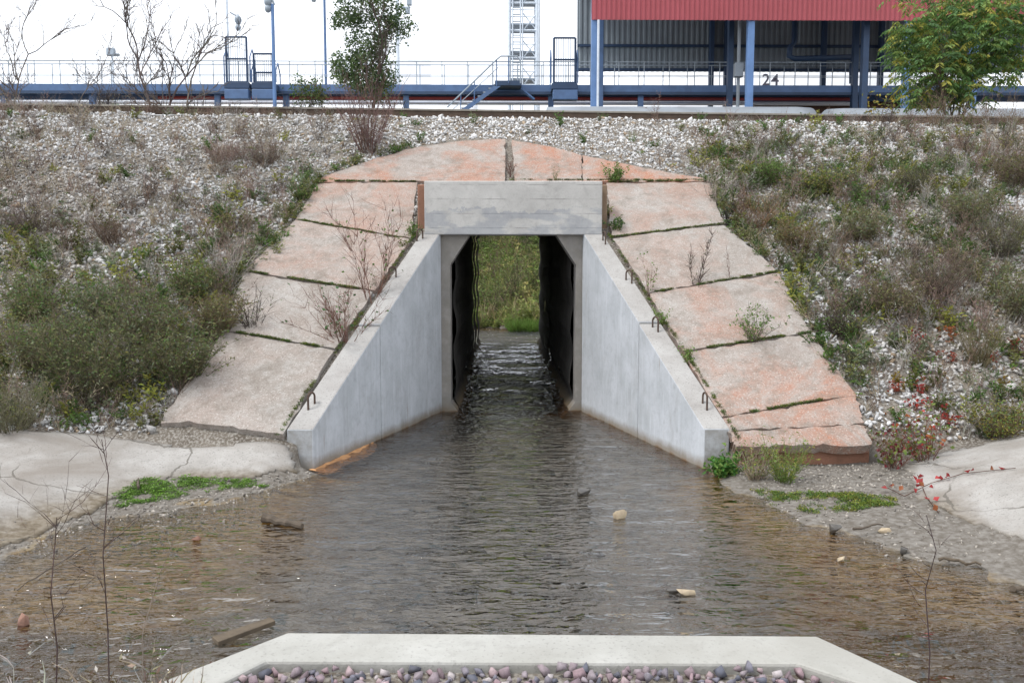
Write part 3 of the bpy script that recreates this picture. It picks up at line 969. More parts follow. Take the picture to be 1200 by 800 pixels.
# crest shoulder and sparse stones on the right-hand beach
x = r.uniform(2.0, 4.6, 5000); y = r.uniform(5.6, 8.4, 5000); zz = H(x, y)
ok = (zz > -.01) & (zz < .17) & (x > 2.3)
Pb = np.c_[x, y, zz][ok]; k = r.random(len(Pb)) < np.where(Pb[:, 1] > 7.3, .9, .35); Pb = Pb[k]
x = r.uniform(-4.2, -1.9, 3500); y = r.uniform(5.9, 8.3, 3500); zz = H(x, y); ok = (zz > -.03) & (zz < .06)
Pb = np.vstack([Pb, np.c_[x, y, zz][ok]])
tag(merge_rocks('beach_gravel', Pb, r.uniform(.004, .019, len(Pb)) * np.where(r.random(len(Pb)) < .1, 1.6, 1), np.array([.46, .42, .37]) * r.uniform(.2, 1, (len(Pb), 1)), small_t, seed=24), 'small pebbles strewn over the muddy stream margins', 'gravel', kind='stuff')

# ------------------------------------------------------------------ plants
class PB:
    """collects thin stems and leaves; arrays() returns vertices, triangles, colours"""
    def __init__(self, seed=0):
        self.V = []; self.T = []; self.C = []; self.r = random.Random(seed)

    def stem(self, p, q, w0, w1, col, tri=False):
        p = np.asarray(p, float); q = np.asarray(q, float)
        d = q - p; d = d / (np.linalg.norm(d) + 1e-9)
        rv = np.array([self.r.uniform(-1, 1), self.r.uniform(-1, 1), self.r.uniform(-.4, .4)])
        a = np.cross(d, rv); a /= np.linalg.norm(a) + 1e-9
        n = len(self.V)
        if tri:
            b = np.cross(d, a)
            for (c, w) in ((p, w0), (q, w1)):
                for k in range(3):
                    t_ = 2.094 * k
                    self.V.append(c + (a * math.cos(t_) + b * math.sin(t_)) * w)
            for k in range(3):
                k2 = (k + 1) % 3
                self.T += [(n + k, n + k2, n + 3 + k2), (n + k, n + 3 + k2, n + 3 + k)]
            self.C += [col] * 6
        else:
            self.V += [p - a * w0, p + a * w0, q + a * w1, q - a * w1]
            self.T += [(n, n + 1, n + 2), (n, n + 2, n + 3)]
            self.C += [col] * 4

    def leaf(self, p, d, l, w, col, droop=0.0):
        p = np.asarray(p, float); d = np.asarray(d, float); d = d / (np.linalg.norm(d) + 1e-9)
        rv = np.array([self.r.uniform(-1, 1), self.r.uniform(-1, 1), self.r.uniform(-1, 1)])
        a = np.cross(d, rv); a /= np.linalg.norm(a) + 1e-9
        n = len(self.V)
        mid = p + d * l * .45; tip = p + d * l + np.array([0, 0, -droop * l])
        up = np.cross(a, d) * w * .25
        self.V += [p, mid + a * w / 2 + up, tip, mid - a * w / 2 + up]
        self.T += [(n, n + 1, n + 2), (n, n + 2, n + 3)]
        k = self.r.uniform(.75, 1.25)
        self.C += [tuple(c * k for c in col)] * 4

    def path(self, p, d, length, w, col, segs=4, wob=.15, up=0.0, tri=False, taper=.3):
        """wandering stem; returns its points and directions"""
        p = np.asarray(p, float); d = np.asarray(d, float); d = d / np.linalg.norm(d)
        pts = [(p, d)]
        for k in range(segs):
            d = d + np.array([self.r.gauss(0, wob), self.r.gauss(0, wob), self.r.gauss(0, wob) + up]); d = d / np.linalg.norm(d)
            q = p + d * length / segs
            self.stem(p, q, w * (1 - (1 - taper) * k / segs), w * (1 - (1 - taper) * (k + 1) / segs), col, tri)
            p = q; pts.append((p, d))
        return pts

    def arrays(self):
        return np.array(self.V), np.array(self.T), np.array(self.C)


def jit(c, r, k=.25):
    f = r.uniform(1 - k, 1 + k)
    return tuple(max(0, x * f * r.uniform(.92, 1.08)) for x in c)

BROWN = (.135, .095, .072); PINKB = (.22, .155, .13); GREY = (.27, .25, .225); STRAW = (.36, .30, .21); DKBR = (.06, .045, .038)
OLIVE = (.15, .155, .055); GRN = (.09, .155, .04); BGRN = (.13, .22, .045); YGRN = (.24, .24, .05); GYGRN = (.15, .175, .10)


def t_dry(seed, h=.35, n=6, col=BROWN, leafy=.4):
    b = PB(seed); r = b.r
    for _ in range(n):
        a = r.uniform(0, 6.28); lean = r.uniform(.05, .6)
        pts = b.path((r.uniform(-.05, .05), r.uniform(-.05, .05), -.02), (math.cos(a) * lean, math.sin(a) * lean, 1), h * r.uniform(.6, 1.15), .0036, jit(col, r), 4, .12)
        for (p, d) in pts[1:]:
            for _ in range(3):
                dd = d * .6 + np.array([r.gauss(0, .6), r.gauss(0, .6), r.uniform(0, .6)])
                e = b.path(p, dd, h * r.uniform(.12, .3), .0024, jit(col, r), 2, .2)
                if r.random() < leafy:
                    for (p2, d2) in e[1:]:
                        b.leaf(p2, d2 + np.array([r.gauss(0, .6), r.gauss(0, .6), r.gauss(0, .4)]), r.uniform(.012, .03), r.uniform(.006, .012), jit(col, r, .4))
    return b.arrays()


def t_green(seed, h=.25, n=7, col=GRN, ll=.055, lw=.022, per=14):
    b = PB(seed); r = b.r
    for _ in range(n):
        a = r.uniform(0, 6.28); lean = r.uniform(.1, .8); c0 = jit(col, r, .3)
        pts = b.path((r.uniform(-.05, .05), r.uniform(-.05, .05), -.02), (math.cos(a) * lean, math.sin(a) * lean, 1), h * r.uniform(.6, 1.1), .003, jit((.09, .085, .045), r), 5, .15)
        for _ in range(per):
            p, d = r.choice(pts[1:])
            b.leaf(p + np.array([r.gauss(0, .012) for _ in range(3)]), d * .5 + np.array([r.gauss(0, .8), r.gauss(0, .8), r.uniform(-.1, .7)]), ll * r.uniform(.6, 1.3), lw * r.uniform(.7, 1.3), jit(c0, r, .25), .2)
    return b.arrays()


def t_grass(seed, h=.22, n=26, col=GRN, w=.004):
    b = PB(seed); r = b.r
    for _ in range(n):
        a = r.uniform(0, 6.28); lean = r.uniform(.1, .9)
        b.path((r.uniform(-.05, .05), r.uniform(-.05, .05), -.02), (math.cos(a) * lean, math.sin(a) * lean, 1.1), h * r.uniform(.5, 1.15), w, jit(col, r, .35), 3, .08, up=-.12, taper=.15)
    return b.arrays()


def t_moss(seed, col=BGRN, n=40, rad=.06, ll=.02):
    b = PB(seed); r = b.r
    for _ in range(n):
        a = r.uniform(0, 6.28); q = rad * math.sqrt(r.random())
        b.leaf((math.cos(a) * q, math.sin(a) * q, r.uniform(-.005, .018)), (r.gauss(0, 1), r.gauss(0, 1), r.uniform(.1, .9)), ll * r.uniform(.5, 1.4), ll * .7, jit(col, r, .4))
    return b.arrays()


def scatter(name, temps, P, sc, label, cat, mat='leafy', seed=0, tint=None, kind='stuff', tiltx=0.0, parent=None):
    r = np.random.default_rng(seed)
    Vs, Ts, Cs = [], [], []; off = 0
    ti = r.integers(0, len(temps), len(P))
    sc = np.broadcast_to(sc, len(P))
    for k, (V, T, C) in enumerate(temps):
        sel = np.where(ti == k)[0]; n = len(sel)
        if n == 0: continue
        a = r.uniform(0, 6.28, n); c, s = np.cos(a), np.sin(a)
        lx, ly = r.normal(0, .12, n), r.normal(-tiltx, .12, n)
        X = V[None, :, 0] * c[:, None] - V[None, :, 1] * s[:, None] + V[None, :, 2] * lx[:, None]
        Y = V[None, :, 0] * s[:, None] + V[None, :, 1] * c[:, None] + V[None, :, 2] * ly[:, None]
        Z = np.broadcast_to(V[None, :, 2], X.shape)
        W = np.stack([X, Y, Z], -1) * sc[sel][:, None, None] + P[sel][:, None, :]
        Vs.append(W.reshape(-1, 3))
        cc = np.broadcast_to(C[None], (n,) + C.shape) * r.uniform(.75, 1.25, (n, 1, 1))
        if tint is not None: cc = cc * tint[sel][:, None, :]
        Cs.append(cc.reshape(-1, 3))
        Ts.append((T[None] + (np.arange(n) * len(V))[:, None, None] + off).reshape(-1, 3)); off += n * len(V)
    o = link(name, mesh_np(name, np.vstack(Vs), np.vstack(Ts), np.vstack(Cs)), M[mat], parent)
    return tag(o, label, cat, kind=kind)

T_dry = [t_dry(i, .34, 6, c) for i, c in enumerate([BROWN, PINKB, GREY, BROWN, PINKB, DKBR, STRAW, GREY])]
T_green = [t_green(40 + i, .24, 7, c) for i, c in enumerate([GRN, OLIVE, GRN, GYGRN, YGRN, OLIVE, GYGRN])]
T_grass = [t_grass(60 + i, .22, 26, c) for i, c in enumerate([GRN, GYGRN, OLIVE, BGRN])]
T_strawg = [t_grass(70 + i, .3, 18, c, .003) for i, c in enumerate([STRAW, GREY, BROWN])]
T_moss = [t_moss(80 + i, c) for i, c in enumerate([GRN, YGRN, OLIVE, BGRN])]
T_red = [t_green(90 + i, .22, 6, c, .05, .035, 9) for i, c in enumerate([(.30, .035, .025), (.30, .09, .03), (.22, .05, .03), (.20, .15, .03), (.11, .13, .03), (.33, .05, .04)])]


def pick(blobs, n, seed, thr=0.0, **kw):
    P, u, v = bank_points(n, seed, **kw)
    r = np.random.default_rng(seed + 1)
    d = dens(blobs, u, v) * (.35 + 1.1 * vnoise(P[:, 0], P[:, 1], 1.8, seed % 5))
    k = r.random(len(P)) < d + thr
    return P[k], u[k], v[k]

P, u, v = pick(DRY, 4400, 31, .015)
scatter('dry_weeds', T_dry, P, np.random.default_rng(1).uniform(.55, 1.35, len(P)), 'dry brown and grey weed stalks all over the embankment', 'weeds', 'twig', 32)
P, u, v = pick(GREEN, 9500, 33, .02)
scatter('green_weeds', T_green, P, np.random.default_rng(2).uniform(.5, 1.25, len(P)), 'low green leafy weeds over the lower embankment', 'weeds', 'leafy', 34)
P, u, v = pick(GREEN, 3600, 35, .01)
scatter('grass', T_grass, P, np.random.default_rng(3).uniform(.5, 1.2, len(P)), 'green grass tufts among the stones', 'grass', 'leafy', 36)
P, u, v = pick(DRY + GREEN, 5200, 37, .01)
scatter('dry_grass', T_strawg, P, np.random.default_rng(4).uniform(.6, 1.3, len(P)), 'dry straw-coloured grass among the stones', 'grass', 'twig', 38)
P, u, v = pick(GREEN + DRY, 3600, 39, .015)
scatter('ground_cover', T_moss, P, np.random.default_rng(5).uniform(.5, 1.6, len(P)), 'mossy ground cover between the stones', 'moss', 'leafy', 40)
P, u, v = pick(RED, 3000, 41, 0)
scatter('red_creeper', T_red, P, np.random.default_rng(6).uniform(.45, 1.1, len(P)), 'red and orange autumn leaves of low creepers on the right bank', 'creeper', 'leafy', 42)

# moss along slab joints and the slab edges
def along(pl, n, seed, lift=.02, fn=None):
    r = np.random.default_rng(seed)
    P = np.array([(fn or atB)(a, b) for a, b in pl])
    s = np.r_[0, np.cumsum(np.linalg.norm(np.diff(P, axis=0), axis=1))]
    q = r.uniform(0, s[-1], n)
    q = q[vnoise(q, np.full(n, seed), 5, 1) > .30]
    X = np.stack([np.interp(q, s, P[:, k]) for k in range(3)], 1)
    X[:, 0] += r.normal(0, .008, len(q)); X[:, 2] += .012
    return X
joints = [[(376, 213), (486, 214)], [(348, 258), (476, 281)], [(286, 318), (430, 341)], [(280, 391), (384, 409)], [(716, 279), (848, 263)], [(768, 343), (912, 319)], [(806, 412), (951, 390)], [(880, 484), (1004, 463)], [(595, 212), (832, 212)],
          [(486, 276), (440, 345), (400, 405), (360, 460), (325, 512)], [(714, 276), (760, 350), (800, 408), (845, 480), (866, 515)], [(376, 208), (350, 240)], [(714, 214), (832, 213)]]
Pm = np.vstack([along(j, 260, 60 + i) for i, j in enumerate(joints)])
T_mm = [t_moss(180 + i, c, 26, .022, .012) for i, c in enumerate([GRN, (.14, .18, .03), OLIVE, (.07, .08, .03)])]
scatter('joint_moss', T_mm, Pm, np.random.default_rng(9).uniform(.5, 1.25, len(Pm)), 'moss growing in the joints between the slope slabs', 'moss', 'leafy', 61)
edgeL = along([(374, 206), (345, 250), (320, 285), (284, 322), (262, 384)], 150, 71); edgeR = along([(832, 208), (856, 264), (918, 322), (956, 392), (1006, 460), (1028, 524)], 170, 72)
edgeT = along([(376, 206), (420, 190), (480, 172)], 60, 73)
Pe = np.vstack([edgeL, edgeR, edgeT]); Pe[:, 0] += np.random.default_rng(3).normal(0, .07, len(Pe))
scatter('edge_moss', T_moss + T_green[:2], Pe, np.random.default_rng(10).uniform(.4, .9, len(Pe)), 'bright moss and small weeds along the outer slab edges', 'moss', 'leafy', 74)

# green algae and cress at the water margins
def poly_pts(poly, n, seed):
    r = np.random.default_rng(seed); A = np.array(gxy(poly))
    x = r.uniform(A[:, 0].min(), A[:, 0].max(), n); y = r.uniform(A[:, 1].min(), A[:, 1].max(), n)
    k = inpoly(x, y, [tuple(p) for p in A]) & (r.random(n) < np.clip(vnoise(x, y, 4.5, seed % 5) * 2.2 - .55, .04, 1))
    return np.c_[x, y, H(x, y)][k]
Pa = np.vstack([poly_pts([(112, 592), (165, 562), (200, 556), (300, 563), (305, 572), (320, 570), (230, 578), (180, 588), (135, 596)], 2400, 81)])
scatter('algae', [t_moss(190 + i, c, 26, .04, .016) for i, c in enumerate([BGRN, (.12, .22, .03), GRN])], Pa, np.random.default_rng(11).uniform(.5, 1.1, len(Pa)), 'bright green algae strip on the left margin below the apron', 'algae', 'leafy', 82)
Pa = poly_pts([(880, 574), (940, 578), (1045, 580), (1050, 592), (960, 602), (905, 592)], 1700, 83)
scatter('algae', [t_moss(195 + i, c, 26, .04, .016) for i, c in enumerate([YGRN, (.14, .20, .03), GRN])], Pa, np.random.default_rng(12).uniform(.5, 1.1, len(Pa)), 'yellow-green moss patch on the right-hand beach', 'algae', 'leafy', 84)

# far bank seen through the tunnel
r = np.random.default_rng(91)
x = r.uniform(-3.4, 3.8, 5200); y = r.uniform(28.8, 45, 5200)
zz = H(x, y); ok = zz > -.02
Pf = np.c_[x, y, zz][ok]
Tf = [t_green(140 + i, .5, 9, c, .10, .04, 12) for i, c in enumerate([(.22, .30, .09), (.28, .31, .10), (.17, .25, .07), (.34, .32, .13)])] + [t_grass(150 + i, .6, 30, c, .008) for i, c in enumerate([(.28, .32, .10), (.42, .36, .20), (.22, .32, .07)])] + [t_dry(160, .6, 6, PINKB)]  # greens raised, putting the open-sky light into the leaf colours
scatter('far_bank_scrub', Tf, Pf, r.uniform(.5, 1.15, len(Pf)) * np.where(r.random(len(Pf)) < .12, 1.9, 1), 'bright green scrub on the far bank seen through the tunnel', 'scrub', 'leafy', 92)
x = r.uniform(.2, 1.9, 260); y = r.uniform(28.0, 29.6, 260)
scatter('far_grass', [t_grass(170 + i, .45, 34, c, .009) for i, c in enumerate([BGRN, (.12, .2, .04)])], np.c_[x, y, np.full(260, -.02)], r.uniform(.6, 1.1, 260), 'bright grass clump at the far end of the tunnel', 'grass', 'leafy', 93)


FARB = [(-.25, 30.6, 1.5, 'dark-stemmed shrub at left in the tunnel view'), (.35, 31.2, 1.7, 'dark-stemmed shrub in the middle of the tunnel view'), (1.2, 32.5, 1.5, 'pale leafy shrub at right in the tunnel view')]
# ---- single shrubs and weeds: each a thing with stems and foliage
def shrub(name, base, h, spread, seed, label, cat='shrub', group=None, stemcol=BROWN, leafcol=None, n=40, leaves=0, ll=.03, lw=.012, branch=4, w=.004, wob=.12, lean=(0, 0), tri=False, upright=1.0, segs=5, sub=.4):
    s = PB(seed); f = PB(seed + 1); r = s.r
    for _ in range(n):
        a = r.uniform(0, 6.28); q = spread * math.sqrt(r.random()) * .9
        d = np.array([math.cos(a) * q / h + lean[0], math.sin(a) * q / h + lean[1], upright])
        c0 = jit(stemcol, r, .3)
        pts = s.path((math.cos(a) * q * .18, math.sin(a) * q * .18, -.04), d, h * r.uniform(.6, 1.12), w, c0, segs, wob, tri=tri)
        tips = list(pts[2:])
        for (p, dd) in pts[1:]:
            for _ in range(branch):
                if r.random() < .75:
                    e = s.path(p, dd * .7 + np.array([r.gauss(0, .45), r.gauss(0, .45), r.uniform(0, .5)]), h * sub * r.uniform(.3, 1), w * .55, jit(stemcol, r, .3), 3, .2)
                    tips += e[1:]
        for _ in range(leaves):
            p, dd = r.choice(tips)
            f.leaf(p + np.array([r.gauss(0, .01) for _ in range(3)]), dd * .4 + np.array([r.gauss(0, .7), r.gauss(0, .7), r.gauss(.1, .5)]), ll * r.uniform(.6, 1.3), lw * r.uniform(.7, 1.3), jit(r.choice(leafcol), r, .25), .15)
    e = empty(name, base, label, cat, group)
    for (pb, nm, mt) in ((s, 'stems', 'twig'), (f, 'foliage', 'leafy')):
        if pb.V:
            V, T, C = pb.arrays()
            o = link(nm, mesh_np(nm, V, T, C), M[mt]); o.parent = e
    return e


def bankpt(px, py):
    p = atB(px, py, 0.0); p = np.array(p); p[2] = float(H(p[0], p[1])); return p

for k, (fx_, fy_, fh, lab) in enumerate(FARB):
    shrub('far_shrub', (fx_, fy_, float(H(fx_, fy_))), fh, .6, 860 + 2 * k, lab, stemcol=(.09, .07, .05), leafcol=[(.16, .22, .07), (.22, .24, .10), (.12, .17, .06)], n=16, leaves=34, ll=.09, lw=.045, w=.012, group='shrubs seen through the tunnel')
ob = [OLIVE, GRN, GYGRN, (.17, .16, .08), (.12, .15, .05)]
shrub('broom_bush', bankpt(115, 470), .95, .85, 300, 'big olive-green bush at the foot of the left bank', leafcol=ob, n=90, leaves=36, ll=.045, lw=.016, stemcol=(.10, .09, .055))
shrub('broom_bush', bankpt(215, 450), .7, .6, 302, 'rounded olive bush beside the lowest left slab', leafcol=ob, n=70, leaves=36, ll=.045, lw=.016, stemcol=(.10, .085, .055))
shrub('broom_bush', bankpt(15, 520), .6, .6, 304, 'pale olive bush at the left picture edge above the apron', leafcol=[(.14, .14, .08), OLIVE], n=70, leaves=20, ll=.03, lw=.008, stemcol=(.15, .14, .09))
for k, (px, py, hh, sp_, cc, lab) in enumerate([
        (55, 440, .7, .6, ob, 'olive bush left of the biggest bush on the left bank'), (170, 410, .75, .6, ob, 'olive bush between the biggest bush and the slab bush'),
        (255, 395, .5, .4, [OLIVE, (.16, .12, .06)], 'brownish bush overhanging the third left slab'), (40, 375, .5, .5, [GRN, OLIVE], 'green bush at the left edge halfway up the bank'),
        (120, 375, .5, .55, [GRN, GYGRN], 'grey-green bush above the biggest bush'), (225, 350, .5, .45, [GRN, OLIVE], 'fresh green bush in the middle of the lower left bank'),
        (935, 300, .45, .35, [OLIVE, (.16, .11, .05)], 'brown-green bush right of the second right slab'), (1010, 285, .45, .45, [GYGRN, OLIVE], 'grey-green bush in the middle of the right bank'),
        (1135, 265, .5, .5, [OLIVE, GYGRN], 'olive bush below the dark tuft on the right bank'), (1045, 375, .5, .45, [OLIVE, (.13, .10, .06)], 'dull olive bush above the bare stone patch'),
        (960, 225, .4, .4, [GRN, YGRN], 'yellow-green bush below the ballast right of the slabs'), (1190, 215, .55, .45, [OLIVE, BROWN], 'brown-green bush high at the right edge'),
        (1195, 375, .55, .4, [GYGRN, OLIVE], 'grey bush at the right edge above the red creepers'), (900, 215, .4, .3, [GRN, BGRN], 'fresh green bush at the top right slab corner')]):
    shrub('broom_bush', bankpt(px, py), hh, sp_, 800 + 2 * k, lab, leafcol=cc, n=60, leaves=34, ll=.045, lw=.016, stemcol=(.15, .12, .085))
shrub('dead_bush', bankpt(35, 270), .45, .8, 306, 'wide grey-brown dead bush high on the far left bank', n=60, branch=5, stemcol=(.13, .105, .09))
shrub('dead_bush', bankpt(135, 285), .45, .6, 308, 'low brown dead bush in the middle of the left bank', n=55, branch=5, stemcol=BROWN)
shrub('dead_bush', bankpt(262, 196), .45, .5, 310, 'twiggy grey-pink bush below the rail on the left bank', n=50, branch=5, stemcol=PINKB)
shrub('dead_bush', bankpt(312, 196), .42, .45, 312, 'twiggy brown bush just left of the arched slab', n=45, branch=5, stemcol=(.15, .115, .095))
shrub('bleached_weed', bankpt(265, 335), .75, .6, 314, 'tangle of bleached dead stalks near the left slab edge', n=22, branch=4, stemcol=(.30, .27, .24), w=.005, lean=(.4, 0))
shrub('dark_weed', bankpt(295, 388), .55, .3, 316, 'dark leafless stalks in front of the third left slab', n=14, branch=4, stemcol=DKBR, w=.005, leafcol=[GRN], leaves=6)
shrub('broom_bush', bankpt(1075, 222), .48, .45, 318, 'dark olive tuft standing alone high on the right bank', leafcol=[(.06, .065, .035), OLIVE], n=80, leaves=16, ll=.03, lw=.006, stemcol=(.08, .075, .05), branch=2)
shrub('dead_bush', bankpt(1100, 350), .7, .6, 320, 'brown bush in the middle of the right bank', n=75, branch=4, stemcol=(.125, .095, .075), leafcol=[OLIVE, BROWN], leaves=14, ll=.03, lw=.008)
shrub('broom_bush', bankpt(1172, 300), .65, .5, 322, 'grey-green bush at the right picture edge', n=65, leafcol=[GYGRN, OLIVE], leaves=24, ll=.03, lw=.009, stemcol=(.11, .095, .075))
shrub('broom_bush', bankpt(1148, 432), .55, .35, 324, 'upright straw-green broom tuft among the red creepers', n=90, leafcol=[(.12, .11, .05)], leaves=8, ll=.03, lw=.005, stemcol=(.13, .11, .06), branch=1)
shrub('broom_bush', bankpt(985, 400), .4, .35, 326, 'small dark bush beside the fourth right slab', n=45, leafcol=[GRN, DKBR, OLIVE], leaves=22, stemcol=DKBR)
shrub('yellow_bush', bankpt(1172, 510), .4, .45, 328, 'yellow-green bush at the foot of the right bank', n=55, leafcol=[YGRN, (.2, .16, .03), BGRN], leaves=26, ll=.028, lw=.014, stemcol=(.12, .09, .05))
shrub('tall_weed', bankpt(885, 272), .6, .35, 330, 'reddish-brown tall weeds crowding the upper right slab corner', n=34, branch=3, stemcol=(.17, .10, .06), leafcol=[(.15, .11, .04), OLIVE], leaves=8)
shrub('tall_weed', bankpt(838, 240), .5, .25, 332, 'pale dead grass clump at the top right slab corner', n=30, branch=2, stemcol=(.30, .26, .22), w=.004)
shrub('dark_weed', bankpt(853, 266), .34, .12, 334, 'black dead stump of weed on the right slab corner', n=8, branch=3, stemcol=(.03, .027, .025), w=.009)
shrub('tall_weed', bankpt(905, 165), .6, .25, 336, 'thin dry stalks standing against the ballast below the rail', n=9, branch=4, stemcol=PINKB)
shrub('tall_weed', bankpt(775, 195), .55, .15, 337, 'single dry stalk at the edge of the top slab', n=3, branch=4, stemcol=BROWN)
# weeds growing out of the slab joints
shrub('slab_weed', atB(436, 352, .05), 1.25, .55, 338, 'tall reddish leafless shrub on the left slabs beside the wing wall', n=10, branch=5, stemcol=(.17, .095, .075), w=.006, segs=7, wob=.1, leafcol=[GRN], leaves=4, ll=.05, lw=.03, sub=.33)
shrub('slab_weed', atB(405, 398, .05), .7, .75, 340, 'spreading reddish twigs with green leaves on the lower left joint', n=26, branch=4, stemcol=(.16, .09, .07), w=.005, segs=6, leafcol=[(.07, .14, .05)], leaves=3, ll=.05, lw=.03, lean=(-.2, 0))
shrub('slab_weed', atB(815, 336, .05), .72, .28, 342, 'dead spiky stalk on the second right slab joint', n=3, branch=7, stemcol=(.10, .075, .065), w=.007, segs=8, wob=.05, sub=.3, leafcol=[GRN], leaves=10)
shrub('slab_weed', atB(856, 328, .05), .48, .1, 344, 'thin dead stalk right of the spiky one on the slab joint', n=2, branch=5, stemcol=PINKB, w=.005, segs=7, wob=.05, sub=.2)
shrub('slab_weed', atB(762, 344, .05), .5, .18, 346, 'reddish stalk beside the right wing wall at the second joint', n=4, branch=4, stemcol=(.17, .10, .08), segs=6, sub=.25, leafcol=[BGRN], leaves=14, ll=.03, lw=.02)
shrub('slab_weed', atB(880, 402, .05), .42, .3, 348, 'green weed clump with bare stalks on the third right joint', n=16, branch=3, stemcol=(.10, .08, .06), leafcol=[BGRN, GRN], leaves=30, ll=.03, lw=.018)
shrub('slab_weed', atB(719, 212, .07), .28, .2, 350, 'green weed clump beside the right end of the headwall beam', n=20, branch=3, leafcol=[BGRN, GRN], leaves=22, ll=.045, lw=.022, stemcol=OLIVE)
shrub('slab_weed', atB(724, 272, .05), .22, .16, 352, 'small leafy weed below the right end of the headwall beam', n=12, branch=3, leafcol=[(.06, .12, .05), GRN], leaves=18, ll=.04, lw=.025, stemcol=OLIVE)
shrub('slab_weed', atB(485, 275, .05), .18, .14, 354, 'small leafy weed below the left end of the headwall beam', n=12, branch=3, leafcol=[GRN, BGRN], leaves=16, ll=.035, lw=.02, stemcol=OLIVE)
shrub('slab_weed', atB(775, 380, .05), .22, .12, 356, 'sprigs of green weed beside the middle lifting loop', n=8, branch=3, leafcol=[BGRN], leaves=16, ll=.03, lw=.018, stemcol=OLIVE)
shrub('slab_weed', atB(806, 425, .05), .22, .12, 357, 'sprigs of green weed beside the lower right wing wall', n=8, branch=3, leafcol=[BGRN], leaves=16, ll=.03, lw=.018, stemcol=OLIVE)
shrub('slab_weed', atB(598, 205, .07), .3, .1, 358, 'dry weed in the crack of the top slab', n=8, branch=4, leafcol=[(.12, .06, .04)], leaves=10, stemcol=(.12, .06, .05))
shrub('slab_weed', atB(650, 211, .07), .22, .05, 359, 'tiny green sprig behind the headwall beam', n=4, branch=3, leafcol=[GRN], leaves=12, ll=.025, lw=.01, stemcol=OLIVE)
# plants where the right wing wall meets the beach
shrub('cress', gz(850, 556), .22, .22, 360, 'bright green cress against the end of the right wing wall', n=26, branch=2, leafcol=[(.06, .17, .03), BGRN], leaves=22, ll=.05, lw=.035, stemcol=GRN)
shrub('reed_clump', gz(885, 562), .36, .25, 362, 'pale dry grass clump in front of the right slabs', n=70, branch=1, stemcol=(.26, .21, .15), leafcol=[BGRN, YGRN], leaves=5)
shrub('reed_clump', gz(920, 565), .42, .3, 364, 'fresh green grass clump in front of the red footing', n=70, branch=1, stemcol=(.12, .16, .04), leafcol=[BGRN, YGRN], leaves=6, ll=.04, lw=.01)
shrub('red_creeper_bush', gz(1045, 548), .42, .35, 366, 'bramble with dark red round leaves beside the lowest right slab', n=22, branch=3, leafcol=[(.16, .03, .035), (.15, .18, .04), (.13, .18, .05)], leaves=7, ll=.05, lw=.045, stemcol=(.15, .08, .06))
shrub('red_creeper_bush', gz(1085, 540), .5, .4, 368, 'bright red and green creeper bush at the right bank foot', n=26, branch=3, leafcol=[(.35, .04, .03), (.3, .1, .03), (.14, .19, .04), (.12, .17, .04), (.16, .2, .05)], leaves=9, ll=.045, lw=.035, stemcol=(.15, .08, .06))
# creeper trailing down over the right apron
cr = PB(370)
tr = [gz(a, b) for a, b in [(1040, 575), (1060, 585), (1090, 570), (1130, 558), (1190, 552)]] ; tr2 = [gz(a, b) for a, b in [(1075, 560), (1085, 585), (1100, 605)]]
for tl in (tr, tr2):
    for p, q in zip(tl[:-1], tl[1:]):
        cr.stem(p + np.array([0, 0, .03]), q + np.array([0, 0, .03]), .004, .004, (.14, .07, .05), True)
        for k in range(4):
            w_ = p + (q - p) * random.random() + np.array([random.gauss(0, .03), random.gauss(0, .03), .04])
            cr.leaf(w_, (random.gauss(0, 1), random.gauss(0, 1), random.random()), .06, .045, random.choice([(.38, .05, .05), (.3, .04, .04), (.35, .12, .05)]))
V, T, C = cr.arrays()
tag(link('creeper_runner', mesh_np('creeper_runner', V, T, C), M['leafy']), 'red-leaved runner trailing across the right concrete apron', 'creeper')

# foreground stalks close to the camera
def stalk(px, pts, Y, label, seed, col=DKBR, w=.006, br=10, bl=.28, group='bare stalks in front of the camera'):
    """thin leafless stalk standing on the near bank at distance Y, following measured points"""
    s = PB(seed); r = s.r
    P = [at(a, b, Y) for a, b in pts]
    base = np.array(P[0]); base[2] = float(H(base[0], base[1])) - .03
    P = [base] + P[1:]
    P = [p + np.array([0, r.uniform(-.04, .04), 0]) if 0 < i else p for i, p in enumerate(P)]
    n = len(P)
    for i in range(n - 1):
        s.stem(P[i] - base, P[i + 1] - base, w * (1 - .75 * i / n), w * (1 - .75 * (i + 1) / n), jit(col, r), True)
    for k in range(br):
        i = r.randrange(1, n - 1) if n > 2 else 0
        p = P[i] + (P[i + 1] - P[i]) * r.random() - base
        a = r.choice([-1, 1])
        e = s.path(p, (a * r.uniform(.3, 1), r.uniform(-.6, .6), r.uniform(.3, 1.2)), bl * r.uniform(.4, 1.1), w * .4, jit(col, r), 4, .15)
        for (q, d) in e[1:]:
            if r.random() < .7:
                s.path(q, d + np.array([r.gauss(0, .5), r.gauss(0, .5), r.uniform(-.1, .5)]), bl * r.uniform(.1, .35), w * .25, jit(col, r), 2, .2)
    V, T, C = s.arrays()
    o = link('bare_stalk', mesh_np('bare_stalk', V, T, C), M['twig'])
    o.location = base
    return tag(o, label, 'weed', group)
stalk(130, [(127, 840), (129, 740), (124, 650), (123, 560), (118, 515)], 2.7, 'tall brown leafless stalk at lower left', 400, (.075, .05, .045), .0034, 14, .22)
stalk(60, [(58, 840), (62, 760), (66, 690), (62, 640), (68, 605)], 2.6, 'shorter forked leafless stalk nearest the left picture edge', 402, (.075, .05, .045), .0032, 12, .26)
stalk(1085, [(1086, 840), (1084, 760), (1083, 690), (1090, 640), (1080, 600)], 2.8, 'thin dark leafless stalk at lower right', 404, (.07, .045, .045), .003, 9, .15)
